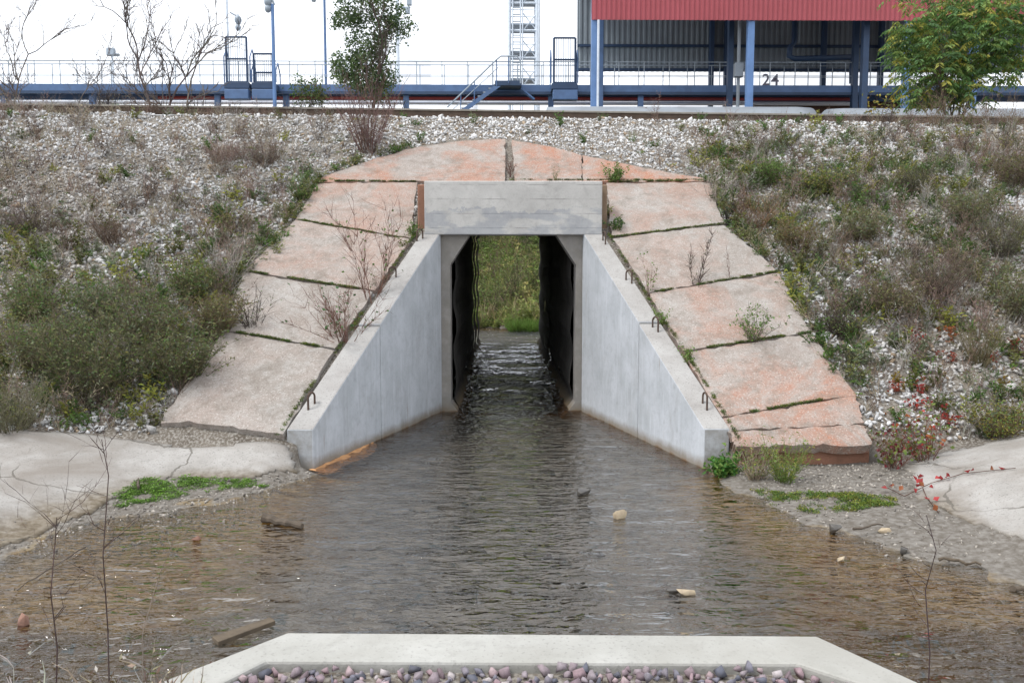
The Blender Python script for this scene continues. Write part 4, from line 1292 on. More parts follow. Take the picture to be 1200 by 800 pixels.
stalk(165, [(165, 840), (168, 740), (185, 680), (205, 630)], 2.6, 'pale dry grass stalk right of the tall brown one', 406, (.25, .21, .17), .002, 7, .12)
r = np.random.default_rng(410)
x = r.uniform(-1.75, -1.0, 60); y = r.uniform(2.3, 2.75, 60)
scatter('near_weeds', [t_dry(420 + i, .32, 5, c) for i, c in enumerate([GREY, STRAW, BROWN])] + [t_green(430, .3, 4, (.16, .18, .05), .02, .012, 8)], np.c_[x, y, H(x, y)], r.uniform(.7, 1.25, 60), 'pale dry weeds on the near bank at the lower left corner', 'weeds', 'twig', 411)

# ------------------------------------------------------------------ things in the stream
def rock(name, px, py, size, mat, label, seed, sc=(1, .8, .6), cat='stone', sink=.3):
    r = np.random.default_rng(seed)
    V, T = rock_verts(r, 10 if cat == 'brick' else 20, .9)
    me = mesh_np(name, V, T)
    o = link(name, me, M[mat]); p = atz(px, py, 0)
    o.location = (p[0], p[1], size * sc[2] * (1 - sink) - .0 if float(H(p[0], p[1])) < 0 else float(H(p[0], p[1])) + size * sc[2] * .6)
    o.scale = (size * sc[0], size * sc[1], size * sc[2]); o.rotation_euler = (0, 0, r.uniform(0, 1))
    b = o.modifiers.new('round', 'BEVEL'); b.width = .06; b.segments = 2
    return tag(o, label, cat, 'stones lying in the stream')
rock('stone', 683, 580, .085, 'wet_stone', 'dark wet stone in mid-stream before the tunnel', 500, (1, .6, .55))
rock('stone', 727, 606, .065, 'tan_stone', 'pale tan stone sticking out of mid-stream', 501, (1, .7, .75))
rock('stone', 803, 696, .055, 'tan_stone', 'small brown stone near the parapet on the right', 502, (1, .8, .45), sink=.5)
rock('stone', 792, 692, .05, 'wet_stone', 'dark flat stone next to the small brown one', 510, (1.2, .8, .3), sink=.5)
rock('brick', 231, 633, .042, 'brick_stone', 'reddish brick fragment in the left shallows', 503, (1, .7, .7), 'brick')
rock('brick', 28, 733, .05, 'brick_stone', 'brown brick fragment at the left picture edge', 504, (.8, .6, 1.0), 'brick')
rock('stone', 978, 624, .05, 'wet_stone', 'dark lump at the right waterline', 505, (.8, .8, .9))
rock('stone', 985, 656, .04, 'tan_stone', 'small pale stone in the right shallows', 506, (1, .7, .5), sink=.5)
rock('stone', 1036, 626, .05, 'tan_stone', 'flat grey stone on the right-hand beach', 507, (1, .7, .5))
rock('stone', 1058, 648, .045, 'wet_stone', 'dark stone on the right waterline below the apron', 508, (1, .8, .7))
rock('stone', 1147, 524, .06, 'tan_stone', 'pale stone at the foot of the right bank', 509)
for k, (px, py) in enumerate([(540, 680), (605, 665), (555, 632), (632, 640), (775, 690), (690, 640), (490, 640), (462, 705), (640, 548), (590, 530)]):
    p = atz(px, py, -.08)
    V, T = rock_verts(np.random.default_rng(520 + k), 18, .5)
    o = link('sunken_stone', mesh_np('sunken_stone', V, T), M['sunk'] if 'sunk' in M else M['wet_stone'])
    o.location = (p[0], p[1], float(H(p[0], p[1])) + .0); s = random.uniform(.05, .10); o.scale = (s * 1.5, s, s * .7)
    tag(o, 'dark stone showing under the water in mid-stream', 'stone', 'sunken dark stones on the stream bed')

def wood(name, pa, pb, za, zb_, r0, mat, label, cat, flatb=False):
    a, b = atz(*pa, za), atz(*pb, zb_)
    m = MB()
    if flatb:
        d = (b - a); d /= np.linalg.norm(d); s = np.cross(d, [0, 0, 1]); s /= np.linalg.norm(s)
        w, h_ = r0, r0 * .3
        up = np.array([0, 0, 1.0])
        p = []
        for zz in (-1, 1):
            for e, q in ((a, -1), (b, -1), (b, 1), (a, 1)):
                p.append(e + s * w * q * (1.0 if e is a else .75) + up * h_ * zz)
        m.hexa(p)
        o = m.build(name, M[mat], bevel=.004)
    else:
        pts = []; rs = []
        for k in range(9):
            u_ = k / 8
            pts.append(a + (b - a) * u_ + np.array([0, random.gauss(0, .008), random.gauss(0, .006)])); rs.append(r0 * random.uniform(.75, 1.1) * (1 - .35 * u_))
        m.tube(pts, rs, 8); o = m.build(name, M[mat])
    return tag(o, label, cat)
wood('log', (308, 607), (354, 616), .035, .02, .04, 'driftwood', 'short dark log lying in the left shallows', 'log')
wood('plank', (252, 751), (320, 727), .01, .03, .045, 'plank_wood', 'weathered plank end sticking out of the water before the parapet', 'plank', True)
wood('stick', (100, 700 - 60), (20, 690), .02, .02, .006, 'driftwood', 'thin stick in the shallows at the far left', 'stick')
wood('stick', (1100, 655), (1150, 660), .03, .03, .012, 'plank_wood', 'thin yellowish stick on the right waterline', 'stick')
wood('stick', (1000, 620), (1035, 614), .07, .07, .010, 'driftwood', 'dark twig lying on the right-hand beach', 'stick')
wood('stick', (1185, 688), (1215, 694), .02, .02, .02, 'driftwood', 'dark log end at the right picture edge', 'log')
wood('post', (162, 572), (162, 530), .1, .1, .012, 'driftwood', 'thin stake on the left apron', 'stake')

# ------------------------------------------------------------------ railway
YR = 16.5
def rail(parent, dy):
    prof = [(-.065, 0), (.065, 0), (.065, .012), (.012, .03), (.010, .108), (.036, .122), (.036, .152), (.026, .158), (-.026, .158), (-.036, .152), (-.036, .122), (-.010, .108), (-.012, .03), (-.065, .012)]
    a, b = [], []
    for (X, L) in ((-40, a), (40, b)):
        y = YR + dy + .05 * X
        for (w, h_) in prof: L.append((X, y + w, 5.005 + h_ - .0015 * X))
    m = MB(); m.prism(None, b, a)
    o = m.build('rail', M['rail_rust'], parent)
    o.data.materials.append(M['rail_top'])
    for p in o.data.polygons:
        if p.center.z > 5.0 + .15 - 1 and len(p.vertices) == 4 and max(o.data.vertices[i].co.z + .0015 * o.data.vertices[i].co.x for i in p.vertices) > 5.0 + .15:
            p.material_index = 1
    return o
trk = empty('railway_track', (0, YR + .76, 5.1), 'rusty steel rails running along the top of the embankment', 'track')
rail(trk, 0); rail(trk, 1.59)

# ------------------------------------------------------------------ loading rack beyond the track
GZ0 = 4.0
YW = 38.0
def wz(py, Y=YW): return at(600, py, Y)[2]
def wx(px, Y=YW, py=100): return at(px, py, Y)[0]
walk = empty('loading_walkway', (0, YW, GZ0), 'long blue steel walkway with handrails beyond the railway track', 'walkway')
x0, x1 = wx(-140), wx(1340)
zt, zb2 = wz(99.5), wz(110)
MB().box((x0, YW, zb2), (x1, YW + .18, zt)).build('deck_beam', M['blue_paint'], walk)
MB().box((x0, YW + 1.5, zb2), (x1, YW + 1.62, zt)).build('deck_beam', M['blue_paint'], walk)
MB().box((x0, YW + .18, zt - .08), (x1, YW + 1.5, zt - .02)).build('deck', M['grey_steel'], walk)
MB().box((x0, YW - .03, zb2 - .03), (x1, YW + .0, zb2 + .09)).build('beam_flange', M['dark_blue_paint'], walk)
for yy, pys in ((YW + .06, (72.5, 88.5)), (YW + 1.56, (76.5, 90.0))):
    for k, py in enumerate(pys):
        zz = wz(py, yy)
        MB().tube([(x0, yy, zz), (x1, yy, zz)], .028 if k == 0 else .016, 6).build('handrail' if k == 0 else 'mid_rail', M['grey_steel'], walk)
step = 29 / F * YW
pm = {}
for yy, py in ((YW + .06, 72.5), (YW + 1.56, 76.5)):
    zz = wz(py, yy)
    m = MB().tube([(0, 0, 0), (0, 0, zz - zt + .02)], .022, 5); me = m.mesh('railing_post'); me.materials.append(M['grey_steel'])
    X = x0
    while X < x1:
        o = link('railing_post', me, None, walk); o.location = (X, yy, zt - .02); X += step
for px in (0, 104, 252, 333, 475, 646, 752, 857, 1005, 1110):
    X = wx(px)
    MB().box((X - .12, YW + .2, 1.2), (X + .12, YW + .42, zb2 + .05)).build('support_post', M['blue_paint'], walk)

def gangway(pxl, pxr, ptop, pmid, label, tilt=0.0, bars=9):
    Y = YW - .7
    e = empty('folding_gangway', (wx((pxl + pxr) / 2, Y), Y, zt), label, 'gangway', 'folding gangways on the loading walkway')
    xl, xr = wx(pxl, Y), wx(pxr, Y); zt2, zm, zl = wz(ptop, Y), wz(pmid, Y), wz(97, Y)
    m = MB()
    for X in (xl, xr): m.bar((X, Y, zl - .1), (X + tilt, Y, zt2), .07)
    m.build('upright', M['dark_blue_paint'], e)
    m = MB()
    for zz in (zt2, zm, zl): m.bar((xl, Y, zz), (xr, Y, zz), .06)
    m.build('cross_bar', M['dark_blue_paint'], e)
    m = MB()
    for k in range(1, bars): X = xl + (xr - xl) * k / bars; m.bar((X, Y, zl), (X, Y, zt2), .02)
    m.build('grille', M['grey_steel'], e)
    for X in (xl - .12, xr + .12):
        m = MB().tube([(X, Y + .05, zl), (X, Y + .05, zm + .1), (X, Y + .4, zm + .5), (X, Y + .75, zm + .1), (X, Y + .75, zl)], .03, 6)
        m.build('side_rail', M['blue_paint'], e)
    MB().box((xl - .1, Y - .1, wz(105, Y)), (xr + .1, Y + .7, wz(98, Y))).build('platform', M['dark_blue_paint'], e, bevel=.02)
    MB().box((xl - .05, Y - .25, wz(118, Y)), (xr + .1, Y + .2, wz(106.5, Y))).build('counterweight', M['blue_paint'], e, bevel=.03)
    return e
gangway(266, 290, 44.5, 70, 'tall folding gangway cage beside the arm lamp on the left')
gangway(298, 320, 64, 86, 'lower folding gangway cage beside the curved lamp post')
gangway(649, 674, 44.5, 70, 'folding gangway cage standing left of the red-roofed shed')

# access stairs
Y = YW - .35
st = empty('access_stairs', (wx(560, Y), Y, GZ0), 'blue steel stairs climbing to the walkway between mast and tower', 'stairs')
def P2(px, py, dy=0): return at(px, py, Y + dy)
for dy in (-.6, .1):
    a, b = P2(582, 101, dy), P2(528, 140, dy)
    MB().hexa([(b[0] - .12, b[1], b[2]), (b[0] + .18, b[1], b[2]), (b[0] + .18, b[1] + .05, b[2]), (b[0] - .12, b[1] + .05, b[2]), (a[0] - .12, a[1], a[2]), (a[0] + .18, a[1], a[2]), (a[0] + .18, a[1] + .05, a[2]), (a[0] - .12, a[1] + .05, a[2])]).build('stringer', M['blue_paint'], st)
    a, b = P2(582, 70, dy), P2(524, 126, dy)
    h1 = MB().tube([b, a, P2(587, 66, dy), P2(606, 66, dy), P2(610, 72, dy), P2(610, 98, dy)], .035, 6); h1.build('handrail', M['grey_steel'], st)
    MB().tube([P2(584, 79, dy), P2(528, 131, dy)], .02, 5).build('mid_rail', M['grey_steel'], st)
    for (pa, pb) in (((582, 71), (582, 101)), ((556, 96), (556, 120)), ((596, 67), (596, 98)), ((540, 111), (540, 130))):
        MB().tube([P2(*pa, dy), P2(*pb, dy)], .025, 5).build('baluster', M['blue_paint'], st)
MB().box((P2(580, 104)[0], Y - .6, wz(104, Y)), (P2(611, 104)[0], Y + .3, wz(98, Y))).build('landing', M['dark_blue_paint'], st, bevel=.02)
MB().bar(P2(610, 104), P2(626, 117), .09).build('brace', M['blue_paint'], st)
for k in range(9):
    q = P2(582 - k * 6.2, 103 + k * 4.5)
    MB().box((q[0] - .12, Y - .58, q[2]), (q[0] + .12, Y + .1, q[2] + .04)).build('tread', M['grey_steel'], st)

# product pipes under the walkway
def pipe(name, pxa, pxb, py, Y, rad, mat, label):
    z_ = wz(py, Y)
    o = MB().tube([(wx(pxa, Y), Y, z_), (wx(pxb, Y), Y, z_)], rad, 10).build(name, M[mat])
    smooth(o)
    e = tag(o, label, 'pipe', 'product pipes below the walkway')
    return e
pipe('product_pipe', 185, 1000, 115.5, YW + 1.0, .075, 'red_paint', 'red pipe running below the blue walkway')
pipe('product_pipe', -100, 1000, 121, YW + 1.9, .09, 'white_paint', 'white pipe running below the red one')

# shed
YF, YB = 35.0, 41.5
shed = empty('loading_shed', (wx(880, YF), YF, GZ0), 'open loading shed with red corrugated fascia and blue columns', 'shed')
def corr(xa, xb, za, zb_, y, pitch, depth, flip=1):
    n_ = int((xb - xa) / pitch); vs = []; fs = []
    xs_ = []
    for k in range(n_ + 1):
        X = xa + k * pitch
        xs_ += [(X, 0), (X + pitch * .35, 0), (X + pitch * .5, depth), (X + pitch * .85, depth)]
    for (X, d_) in xs_:
        X = min(X, xb)
        vs += [(X, y - d_ * flip, za), (X, y - d_ * flip, zb_)]
    for k in range(len(xs_) - 1): fs.append((2 * k, 2 * k + 2, 2 * k + 3, 2 * k + 1))
    return MB().add(vs, fs)
xf0, xf1 = wx(692, YF), wx(1330, YF)
zf = wz(25, YF)
corr(xf0, xf1, zf, zf + 4.2, YF - .2, .20, .035).build('fascia', M['red_sheet'], shed)
corr(xf0, xf1, zf + .3, zf + 4.1, YF - .1, .20, .035).build('fascia_lining', M['grey_sheet'], shed)
zbw = wz(84, YB)
xb0 = wx(676, YB); xb1 = wx(1330, YB)
corr(xb0, xb1, zbw, zf + 4.0, YB, .26, .04).build('back_wall', M['grey_sheet'], shed)
MB().box((xf0 - .3, YF - .5, zf + 4.2), (xf1, YB + .8, zf + 4.4)).build('roof', M['red_sheet'], shed)
for py in (54, 82):
    MB().box((xb0, YB - .14, wz(py, YB) - .06), (xb1, YB - .05, wz(py, YB) + .06)).build('girt', M['dark_blue_paint'], shed)
for (px, Y, w, mt) in ((697, YF, 9, 'light_blue_paint'), (878, YF, 7.5, 'light_blue_paint'), (1061, YF, 7, 'light_blue_paint'), (1139, YF, 7, 'light_blue_paint'), (704, YF + 3, 5, 'blue_paint'), (855, YF + 2, 6, 'dark_blue_paint'), (833, YB - .3, 5, 'dark_blue_paint'), (964, YB - .3, 5, 'dark_blue_paint'), (1001, YF + 3, 6, 'dark_blue_paint'), (1012, YF + .6, 7, 'dark_blue_paint'), (1031, YB - .3, 5, 'dark_blue_paint'), (1100, YB - .3, 5, 'dark_blue_paint'), (850, YB - .3, 4, 'dark_blue_paint')):
    X = wx(px, Y); hw = w / F * Y / 2
    MB().box((X - hw, Y - .15, GZ0 - .05), (X + hw, Y + .15, zf + 4.15)).build('column', M[mt], shed, bevel=.02)
MB().tube([(wx(700, YF), YF - .2, GZ0), (wx(700, YF), YF - .2, zf)], .05, 8).build('drain_pipe', M['pale_steel'], shed)
# hanging loading arm in the shed
Ya = YF + 3.6
arm = empty('hanging_pipework', (wx(930, Ya), Ya, zf), 'dark loading arm pipe hanging under the shed roof', 'pipe')
def PA(px, py): return at(px, py, Ya)
smooth(MB().tube([(PA(931, 40)[0], Ya, zf + 3.9), PA(931, 50), PA(926, 56), PA(925, 66), PA(931, 69), PA(1000, 67)], .13, 8).build('arm_pipe', M['dark_blue_paint'], arm))
smooth(MB().tube([(PA(936, 40)[0], Ya, zf + 3.9), PA(936, 50)], .06, 8).build('hose', M['grey_steel'], arm))
MB().tube([PA(1000, 67), PA(997, 78), PA(997, 98)], .08, 6).build('drop_pipe', M['dark_blue_paint'], arm)
# grey standpipe with box in front of the blue column
Ys = YF + .6
sp_ = empty('standpipe', (wx(865, Ys), Ys, GZ0), 'grey standpipe with square box next to the bright blue column', 'pipe')
MB().tube([(wx(865, Ys), Ys, GZ0), (wx(865, Ys), Ys, zf + 1.0)], .07, 8).build('pipe', M['tank_grey'], sp_)
q = at(865, 83, Ys)
MB().box((q[0] - .18, Ys - .2, at(865, 91, Ys)[2]), (q[0] + .18, Ys + .1, at(865, 75, Ys)[2])).build('box', M['tank_grey'], sp_, bevel=.02)

# tank wagons on the track in front of the rack: only their backs clear the rail
def horizontal_tank(name, pxa, pxb, ptop, Y, rad, mat, label, cat, group, wheels, band=None):
    xa, xb = wx(pxa, Y), wx(pxb, Y); zt_ = wz(ptop, Y); zc = zt_ - rad
    e = empty(name, ((xa + xb) / 2, Y, GZ0), label, cat, group)
    pts = []; rs = []
    for k in range(7):
        a = math.pi / 2 * k / 6
        pts.append((xa + .6 * (1 - math.sin(a)), Y, zc)); rs.append(max(.02, rad * math.sin(a) ** .6) if k else .02)
    for k in range(6, -1, -1):
        a = math.pi / 2 * k / 6
        pts.append((xb - .6 * (1 - math.sin(a)), Y, zc)); rs.append(max(.02, rad * math.sin(a) ** .6) if k else .02)
    pts[6] = (xa + .601, Y, zc); pts[7] = (xb - .601, Y, zc)
    smooth(MB().tube(pts, rs, 40).build('tank', M[mat], e))
    if wheels:
        MB().box((xa + .5, Y - 1.2, zc - rad - .3), (xb - .5, Y + 1.2, zc - rad + .12)).build('underframe', M['rust'], e)
        for X in (xa + 1.4, xb - 1.4):
            MB().box((X - 1.3, Y - .8, GZ0 + .45), (X + 1.3, Y + .8, zc - rad - .28)).build('bogie', M['rust'], e, bevel=.04)
            for dx in (-.9, .9):
                for sy_ in (-1, 1): MB().tube([(X + dx, Y + sy_ * .95, GZ0 + .5), (X + dx, Y + sy_ * .82, GZ0 + .5)], .5, 20).build('wheel', M['rust'], e)
    else:
        for k in range(4):
            X = xa + (xb - xa) * (k + .5) / 4
            MB().box((X - .25, Y - rad * .8, GZ0 - .1), (X + .25, Y + rad * .8, zc - rad * .55)).build('saddle', M['tank_grey'], e)
    if band:
        smooth(MB().tube([(wx(band[0], Y), Y, zc), (wx(band[1], Y), Y, zc)], rad + .02, 40, False).build('band', M[band[2]], e))
    return e
horizontal_tank('tank_wagon', 640, 948, 125.5, 33.2, 1.5, 'tank_grey', 'grey tank wagon with rounded end in front of the shed', 'wagon', 'tank wagons standing before the shed', True)
horizontal_tank('tank_wagon', 968, 1290, 127, 33.2, 1.5, 'tank_grey', 'grey tank wagon behind the green and yellow tree', 'wagon', 'tank wagons standing before the shed', True)
horizontal_tank('horizontal_tank', 128, 560, 113.5, 43.5, 2.9, 'white_paint', 'long white horizontal tank with green band behind the walkway', 'tank', 'white horizontal tanks', False, (151, 160, 'green_paint'))
horizontal_tank('horizontal_tank', -160, 108, 112, 43.5, 2.9, 'white_paint', 'white horizontal tank behind the leafless saplings at far left', 'tank', 'white horizontal tanks', False)
scr = MB().box((wx(882, 40.4), 40.35, GZ0 - .1), (wx(1100, 40.4), 40.6, wz(108, 40.4))).build('brown_screen', M['brown_rust'], bevel=.03)
tag(scr, 'dark brown boarded screen under the shed', 'screen')

# white storage tanks far behind
def storage_tank(px, rad, Y, top, label, num=None):
    X = wx(px, Y); e = empty('storage_tank', (X, Y, GZ0), label, 'tank', 'white storage tanks')
    smooth(MB().tube([(X, Y, GZ0 - .2), (X, Y, GZ0 + top)], rad, 96, True).build('shell', M['white_paint'], e))
    for k in range(1, int(top / 2)):
        smooth(MB().tube([(X, Y, GZ0 + 2 * k - .015), (X, Y, GZ0 + 2 * k + .015)], rad + .012, 96, False).build('shell_seam', M['white_paint'], e))
    smooth(MB().tube([(X, Y, GZ0 + top), (X, Y, GZ0 + top + rad * .12), (X, Y, GZ0 + top + rad * .18)], [rad, rad * .5, .1], 96, False).build('tank_roof', M['white_paint'], e))
    if num:
        pxn, pyn, hpx = num
        Yf = Y - rad
        cu = bpy.data.curves.new('number', 'FONT'); cu.body = '24'; cu.size = hpx / F * Yf * 1.5; cu.extrude = .006; cu.offset = .02; cu.space_character = 1.15
        tmp = bpy.data.objects.new('tmp', cu); COL.objects.link(tmp)
        bpy.context.view_layer.update()
        me = bpy.data.meshes.new_from_object(tmp.evaluated_get(bpy.context.evaluated_depsgraph_get()))
        bpy.data.objects.remove(tmp)
        o = link('number', me, None, e); me.materials.clear(); me.materials.append(M['dark_number'])
        q = at(pxn, pyn, Yf - .03); dx = q[0] - X
        sag = -.05
        o.location = Vector(at(pxn, pyn, Yf + sag - .02)) - e.location * 0
        o.rotation_euler = (math.pi / 2, 0, 0)
    return e
storage_tank(900, 17.0, 75, 20, 'white storage tank numbered 24 behind the shed', (893, 100, 12))
storage_tank(400, 10.0, 95, 24, 'pale white storage tank behind the dense green tree')

# lattice tower
Yt = 46.0
tw = empty('lattice_tower', (wx(613, Yt), Yt, GZ0), 'white lattice stair tower beyond the walkway', 'tower')
xa, xb = wx(597, Yt), wx(629, Yt)
zt_ = wz(-40, Yt)
for X in (xa, xb):
    for Yy in (Yt, Yt + 1.6): MB().bar((X, Yy, GZ0), (X, Yy, zt_), .13).build('leg', M['pale_steel'], tw)
for X in (xa + (xb - xa) * .12, xa + (xb - xa) * .40, xa + (xb - xa) * .48):
    MB().bar((X, Yt - .05, GZ0), (X, Yt - .05, zt_), .05).build('ladder_rail', M['pale_steel'], tw)
zz = wz(100, Yt); k = 0
while zz < zt_:
    MB().bar((xa, Yt, zz), (xb, Yt, zz), .09 if k % 4 == 0 else .035).build('cross_bar', M['pale_steel'], tw)
    if k % 4 == 0:
        MB().bar((xa + (xb - xa) * .5, Yt, zz), (xb, Yt, zz + .9), .045).build('brace', M['pale_steel'], tw)
        MB().bar((xa + (xb - xa) * .5, Yt + .02, zz + .9), (xb, Yt + .02, zz), .045).build('brace', M['pale_steel'], tw)
        MB().box((xa, Yt, zz + .28), (xb, Yt + 1.6, zz + .36)).build('landing', M['grey_steel'], tw)
    else:
        MB().bar((xa + (xb - xa) * .12, Yt - .05, zz + .1), (xa + (xb - xa) * .4, Yt - .05, zz + .1), .04).build('rung', M['grey_steel'], tw)
    zz += .36; k += 1
MB().tube([(wx(631, Yt), Yt - .3, GZ0), (wx(631, Yt), Yt - .3, zt_)], .07, 8).build('riser_pipe', M['pale_steel'], tw)

# lamp posts and masts
def lamp(px, Y, ptop, arm, label, rad=.05, mat='pale_steel', heads=()):
    X = wx(px, Y); e = empty('lamp_post', (X, Y, GZ0), label, 'lamp', 'lamp posts and masts beyond the track')
    MB().tube([(X, Y, GZ0), (X, Y, wz(ptop, Y))], [rad * 1.3, rad], 8).build('pole', M[mat], e)
    if arm:
        MB().tube([at(a, b, Y) for a, b in arm], rad * .7, 6).build('arm', M['grey_steel'], e)
    for (a, b, s) in heads:
        q = at(a, b, Y)
        smooth(MB().tube([(q[0], Y, q[2] - s), (q[0], Y, q[2] - s * .5), (q[0], Y, q[2]), (q[0], Y, q[2] + s * .5), (q[0], Y, q[2] + s)], [s * .45, s * .8, s * .85, s * .7, s * .2], 10).build('lamp_head', M['grey_steel'], e))
    return e
lamp(268.5, 40, -60, [(270, 15), (279, 20)], 'thin post with small arm lamp beside the left gangway', .05, heads=[(279, 23, .2), (279, 32, .16)])
lamp(321.5, 37, 6, [(321.5, 6), (319, 0), (314, -4)], 'curved blue lamp post beside the lower gangway', .07, 'light_blue_paint', heads=[(314, 2, .2), (314, 10, .17)])
lamp(382, 44, -60, None, 'straight blue pole left of the dense green tree', .06, 'blue_paint')
lamp(466.5, 50, -60, None, 'floodlight mast behind the dense green tree', .10, 'pale_steel')
for (a, b) in ((480, 4), (478, 14)):
    q = at(a, b, 50)
    MB().box((q[0] - .14, 49.7, q[2] - .18), (q[0] + .14, 49.95, q[2] + .16)).build('floodlight', M['grey_steel'], bpy.data.objects['lamp_post.003'], bevel=.03)
MB().bar(at(466, 9, 50), at(481, 9, 50), .08).build('bracket', M['grey_steel'], bpy.data.objects['lamp_post.003'])
fl = empty('floodlight_post', (wx(132, 50), 50, GZ0), 'short grey floodlight on a post above the left handrail', 'lamp')
MB().tube([(wx(133, 50), 50, GZ0), (wx(133, 50), 50, wz(64, 50))], .06, 8).build('pole', M['pale_steel'], fl)
a, b = at(126, 66, 50), at(135, 57, 50)
MB().box((a[0], 49.8, a[2]), (b[0], 50.1, b[2])).build('lamp_head', M['grey_steel'], fl, bevel=.05)
MB().bar(at(126, 64.5, 50), at(140, 64.5, 50), .12).build('bracket', M['grey_steel'], fl)
# tall lamps at the top edge
for (px, py, lab) in ((368, 0, 'grey lamp head at the top edge left of the tree'), (398, 1, 'pale lamp head at the top edge over the tree')):
    e = empty('mast_lamp', (wx(px, 55), 55, GZ0), lab, 'lamp', 'lamp heads at the top of the picture')
    q = at(px, py, 55)
    MB().tube([(q[0], 55, GZ0), (q[0], 55, q[2] + 1.5)], .02, 5).build('pole', M['white_paint'], e)
    smooth(MB().tube([(q[0], 54.9, q[2] - .15), (q[0], 54.9, q[2] + .1), (q[0], 54.9, q[2] + .5)], [.12, .22, .1], 10).build('lamp_head', M['grey_steel'], e))

# ------------------------------------------------------------------ trees on the embankment's top
def tree(name, base, seed, label, cat='tree', group=None, trunks=1, h=2.5, r0=.03, spread=.5, depth=3, nb=4, leaf=None, clump=0, ll=.08, lw=.04, crown=None, lean=0.0, gap=.3, barkcol=(.10, .082, .07), lo=.35, wob=.13, twist=0.35, pin=False, first=.45):
    s = PB(seed); f = PB(seed + 1); r = s.r; tips = []
    def grow(p, d, L, w, lev):
        pts = s.path(p, d, L, w, jit(barkcol, r, .15), 6 if lev < 2 else 4, wob + .03 * lev, up=.03, tri=True, taper=.5)
        if lev >= depth:
            tips.extend(pts[1:]); return
        if lev >= depth - 1: tips.extend(pts[2:])
        for k in range(nb):
            i = r.randrange(max(1, int(len(pts) * lo)), len(pts))
            q, dd = pts[i]
            a = r.uniform(0, 6.28); sp_ = spread * r.uniform(.6, 1.4)
            nd = dd + np.array([math.cos(a) * sp_, math.sin(a) * sp_, r.uniform(-.15, .35)])
            grow(q, nd, L * r.uniform(.4, .68), w * .55, lev + 1)
    for k in range(trunks):
        a = r.uniform(0, 6.28)
        grow(np.array([r.uniform(-.05, .05) * (trunks > 1), 0, -.05]), np.array([math.cos(a) * twist * (trunks > 1) + lean, math.sin(a) * twist * (trunks > 1), 1]), h * first * r.uniform(.85, 1.1), r0, 0)
    if crown:
        for (cx_, cz_, rx_, rz_, n_) in crown:
            for _ in range(n_):
                # clumps of leaves inside an ellipsoid, denser outwards
                while True:
                    v_ = np.array([r.uniform(-1, 1), r.uniform(-1, 1), r.uniform(-1, 1)])
                    if np.dot(v_, v_) < 1: break
                c0 = np.array([cx_, 0, cz_]) + v_ * np.array([rx_, rx_ * .8, rz_])
                lc = r.choice(leaf)
                if pin:         # drooping pinnate leaf: rachis with paired leaflets
                    a = r.uniform(0, 6.28); dd = np.array([math.cos(a), math.sin(a), r.uniform(-.2, .5)])
                    pts = f.path(c0, dd, ll * r.uniform(2.2, 3.4), .004, (.12, .11, .04), 5, .05, up=-.16)
                    for (q, dq) in pts[1:]:
                        sd_ = np.cross(dq, [0, 0, 1]); sd_ /= np.linalg.norm(sd_) + 1e-6
                        for sg in (-1, 1):
                            f.leaf(q, sd_ * sg + dq * .5 + np.array([0, 0, -.45]), ll * r.uniform(.8, 1.2), lw * r.uniform(.8, 1.2), lc, .15)
                else:
                    for _ in range(clump):
                        f.leaf(c0 + np.array([r.gauss(0, ll * .9) for _ in range(3)]), (r.gauss(0, 1), r.gauss(0, 1), r.gauss(-.1, .6)), ll * r.uniform(.6, 1.25), lw * r.uniform(.7, 1.25), lc, .15)
                if r.random() < .35 and tips:
                    q = min((r.choice(tips)[0] for _ in range(6)), key=lambda t_: np.linalg.norm(t_ - c0))
                    if np.linalg.norm(q - c0) < .7: s.stem(q, c0, .004, .003, barkcol)
    elif leaf:
        for _ in range(clump):
            q, dd = r.choice(tips)
            f.leaf(q + np.array([r.gauss(0, .015) for _ in range(3)]), dd + np.array([r.gauss(0, .7) for _ in range(3)]), ll * r.uniform(.6, 1.2), lw, jit(r.choice(leaf), r), .1)
    e = empty(name, base, label, cat, group)
    V, T, C = s.arrays(); o = link('trunk', mesh_np('trunk', V, T, C), M['twig']); o.parent = e
    if f.V:
        V, T, C = f.arrays(); o = link('crown', mesh_np('crown', V, T, C), M['leafy']); o.parent = e
    return e
def topz(px, Y): return np.array([wx(px, Y), Y, float(H(wx(px, Y), Y))])
YT = 18.9
S = YT / F
# dense green tree (crown lobes measured in photo pixels around its trunk at x=432)
def lobe(px, py, rx_, ry_, n, Y=YT, px0=432):
    b = topz(px0, Y); q = at(px, py, Y); return (q[0] - b[0], q[2] - b[2], rx_ * Y / F, ry_ * Y / F, n)
gl_ = [(.085, .14, .055), (.11, .17, .06), (.07, .115, .05), (.14, .19, .075), (.095, .15, .065)]
tree('green_tree', topz(432, YT), 600, 'dense small green tree on top of the embankment left of the tunnel', h=3.2, r0=.05, spread=.4, leaf=gl_, clump=17, ll=.075, lw=.042, first=.6,
     crown=[lobe(425, 85, 40, 24, 120), lobe(440, 100, 28, 16, 70), lobe(408, 78, 20, 16, 50), lobe(432, 55, 25, 18, 60), lobe(405, 22, 24, 14, 48), lobe(440, 18, 30, 24, 75), lobe(468, 26, 18, 20, 34), lobe(425, -10, 40, 20, 80), lobe(448, 48, 12, 12, 18)])
tree('low_bush', topz(362, YT - .9), 604, 'low green and straw-coloured bush behind the rail left of the green tree', 'bush', h=1.0, r0=.015, spread=.6, leaf=[GRN, (.12, .12, .04), (.07, .12, .03)], clump=7, ll=.06, lw=.03, trunks=4,
     crown=[lobe(355, 106, 15, 20, 80, YT - .9, 362), lobe(372, 108, 13, 15, 70, YT - .9, 362)])
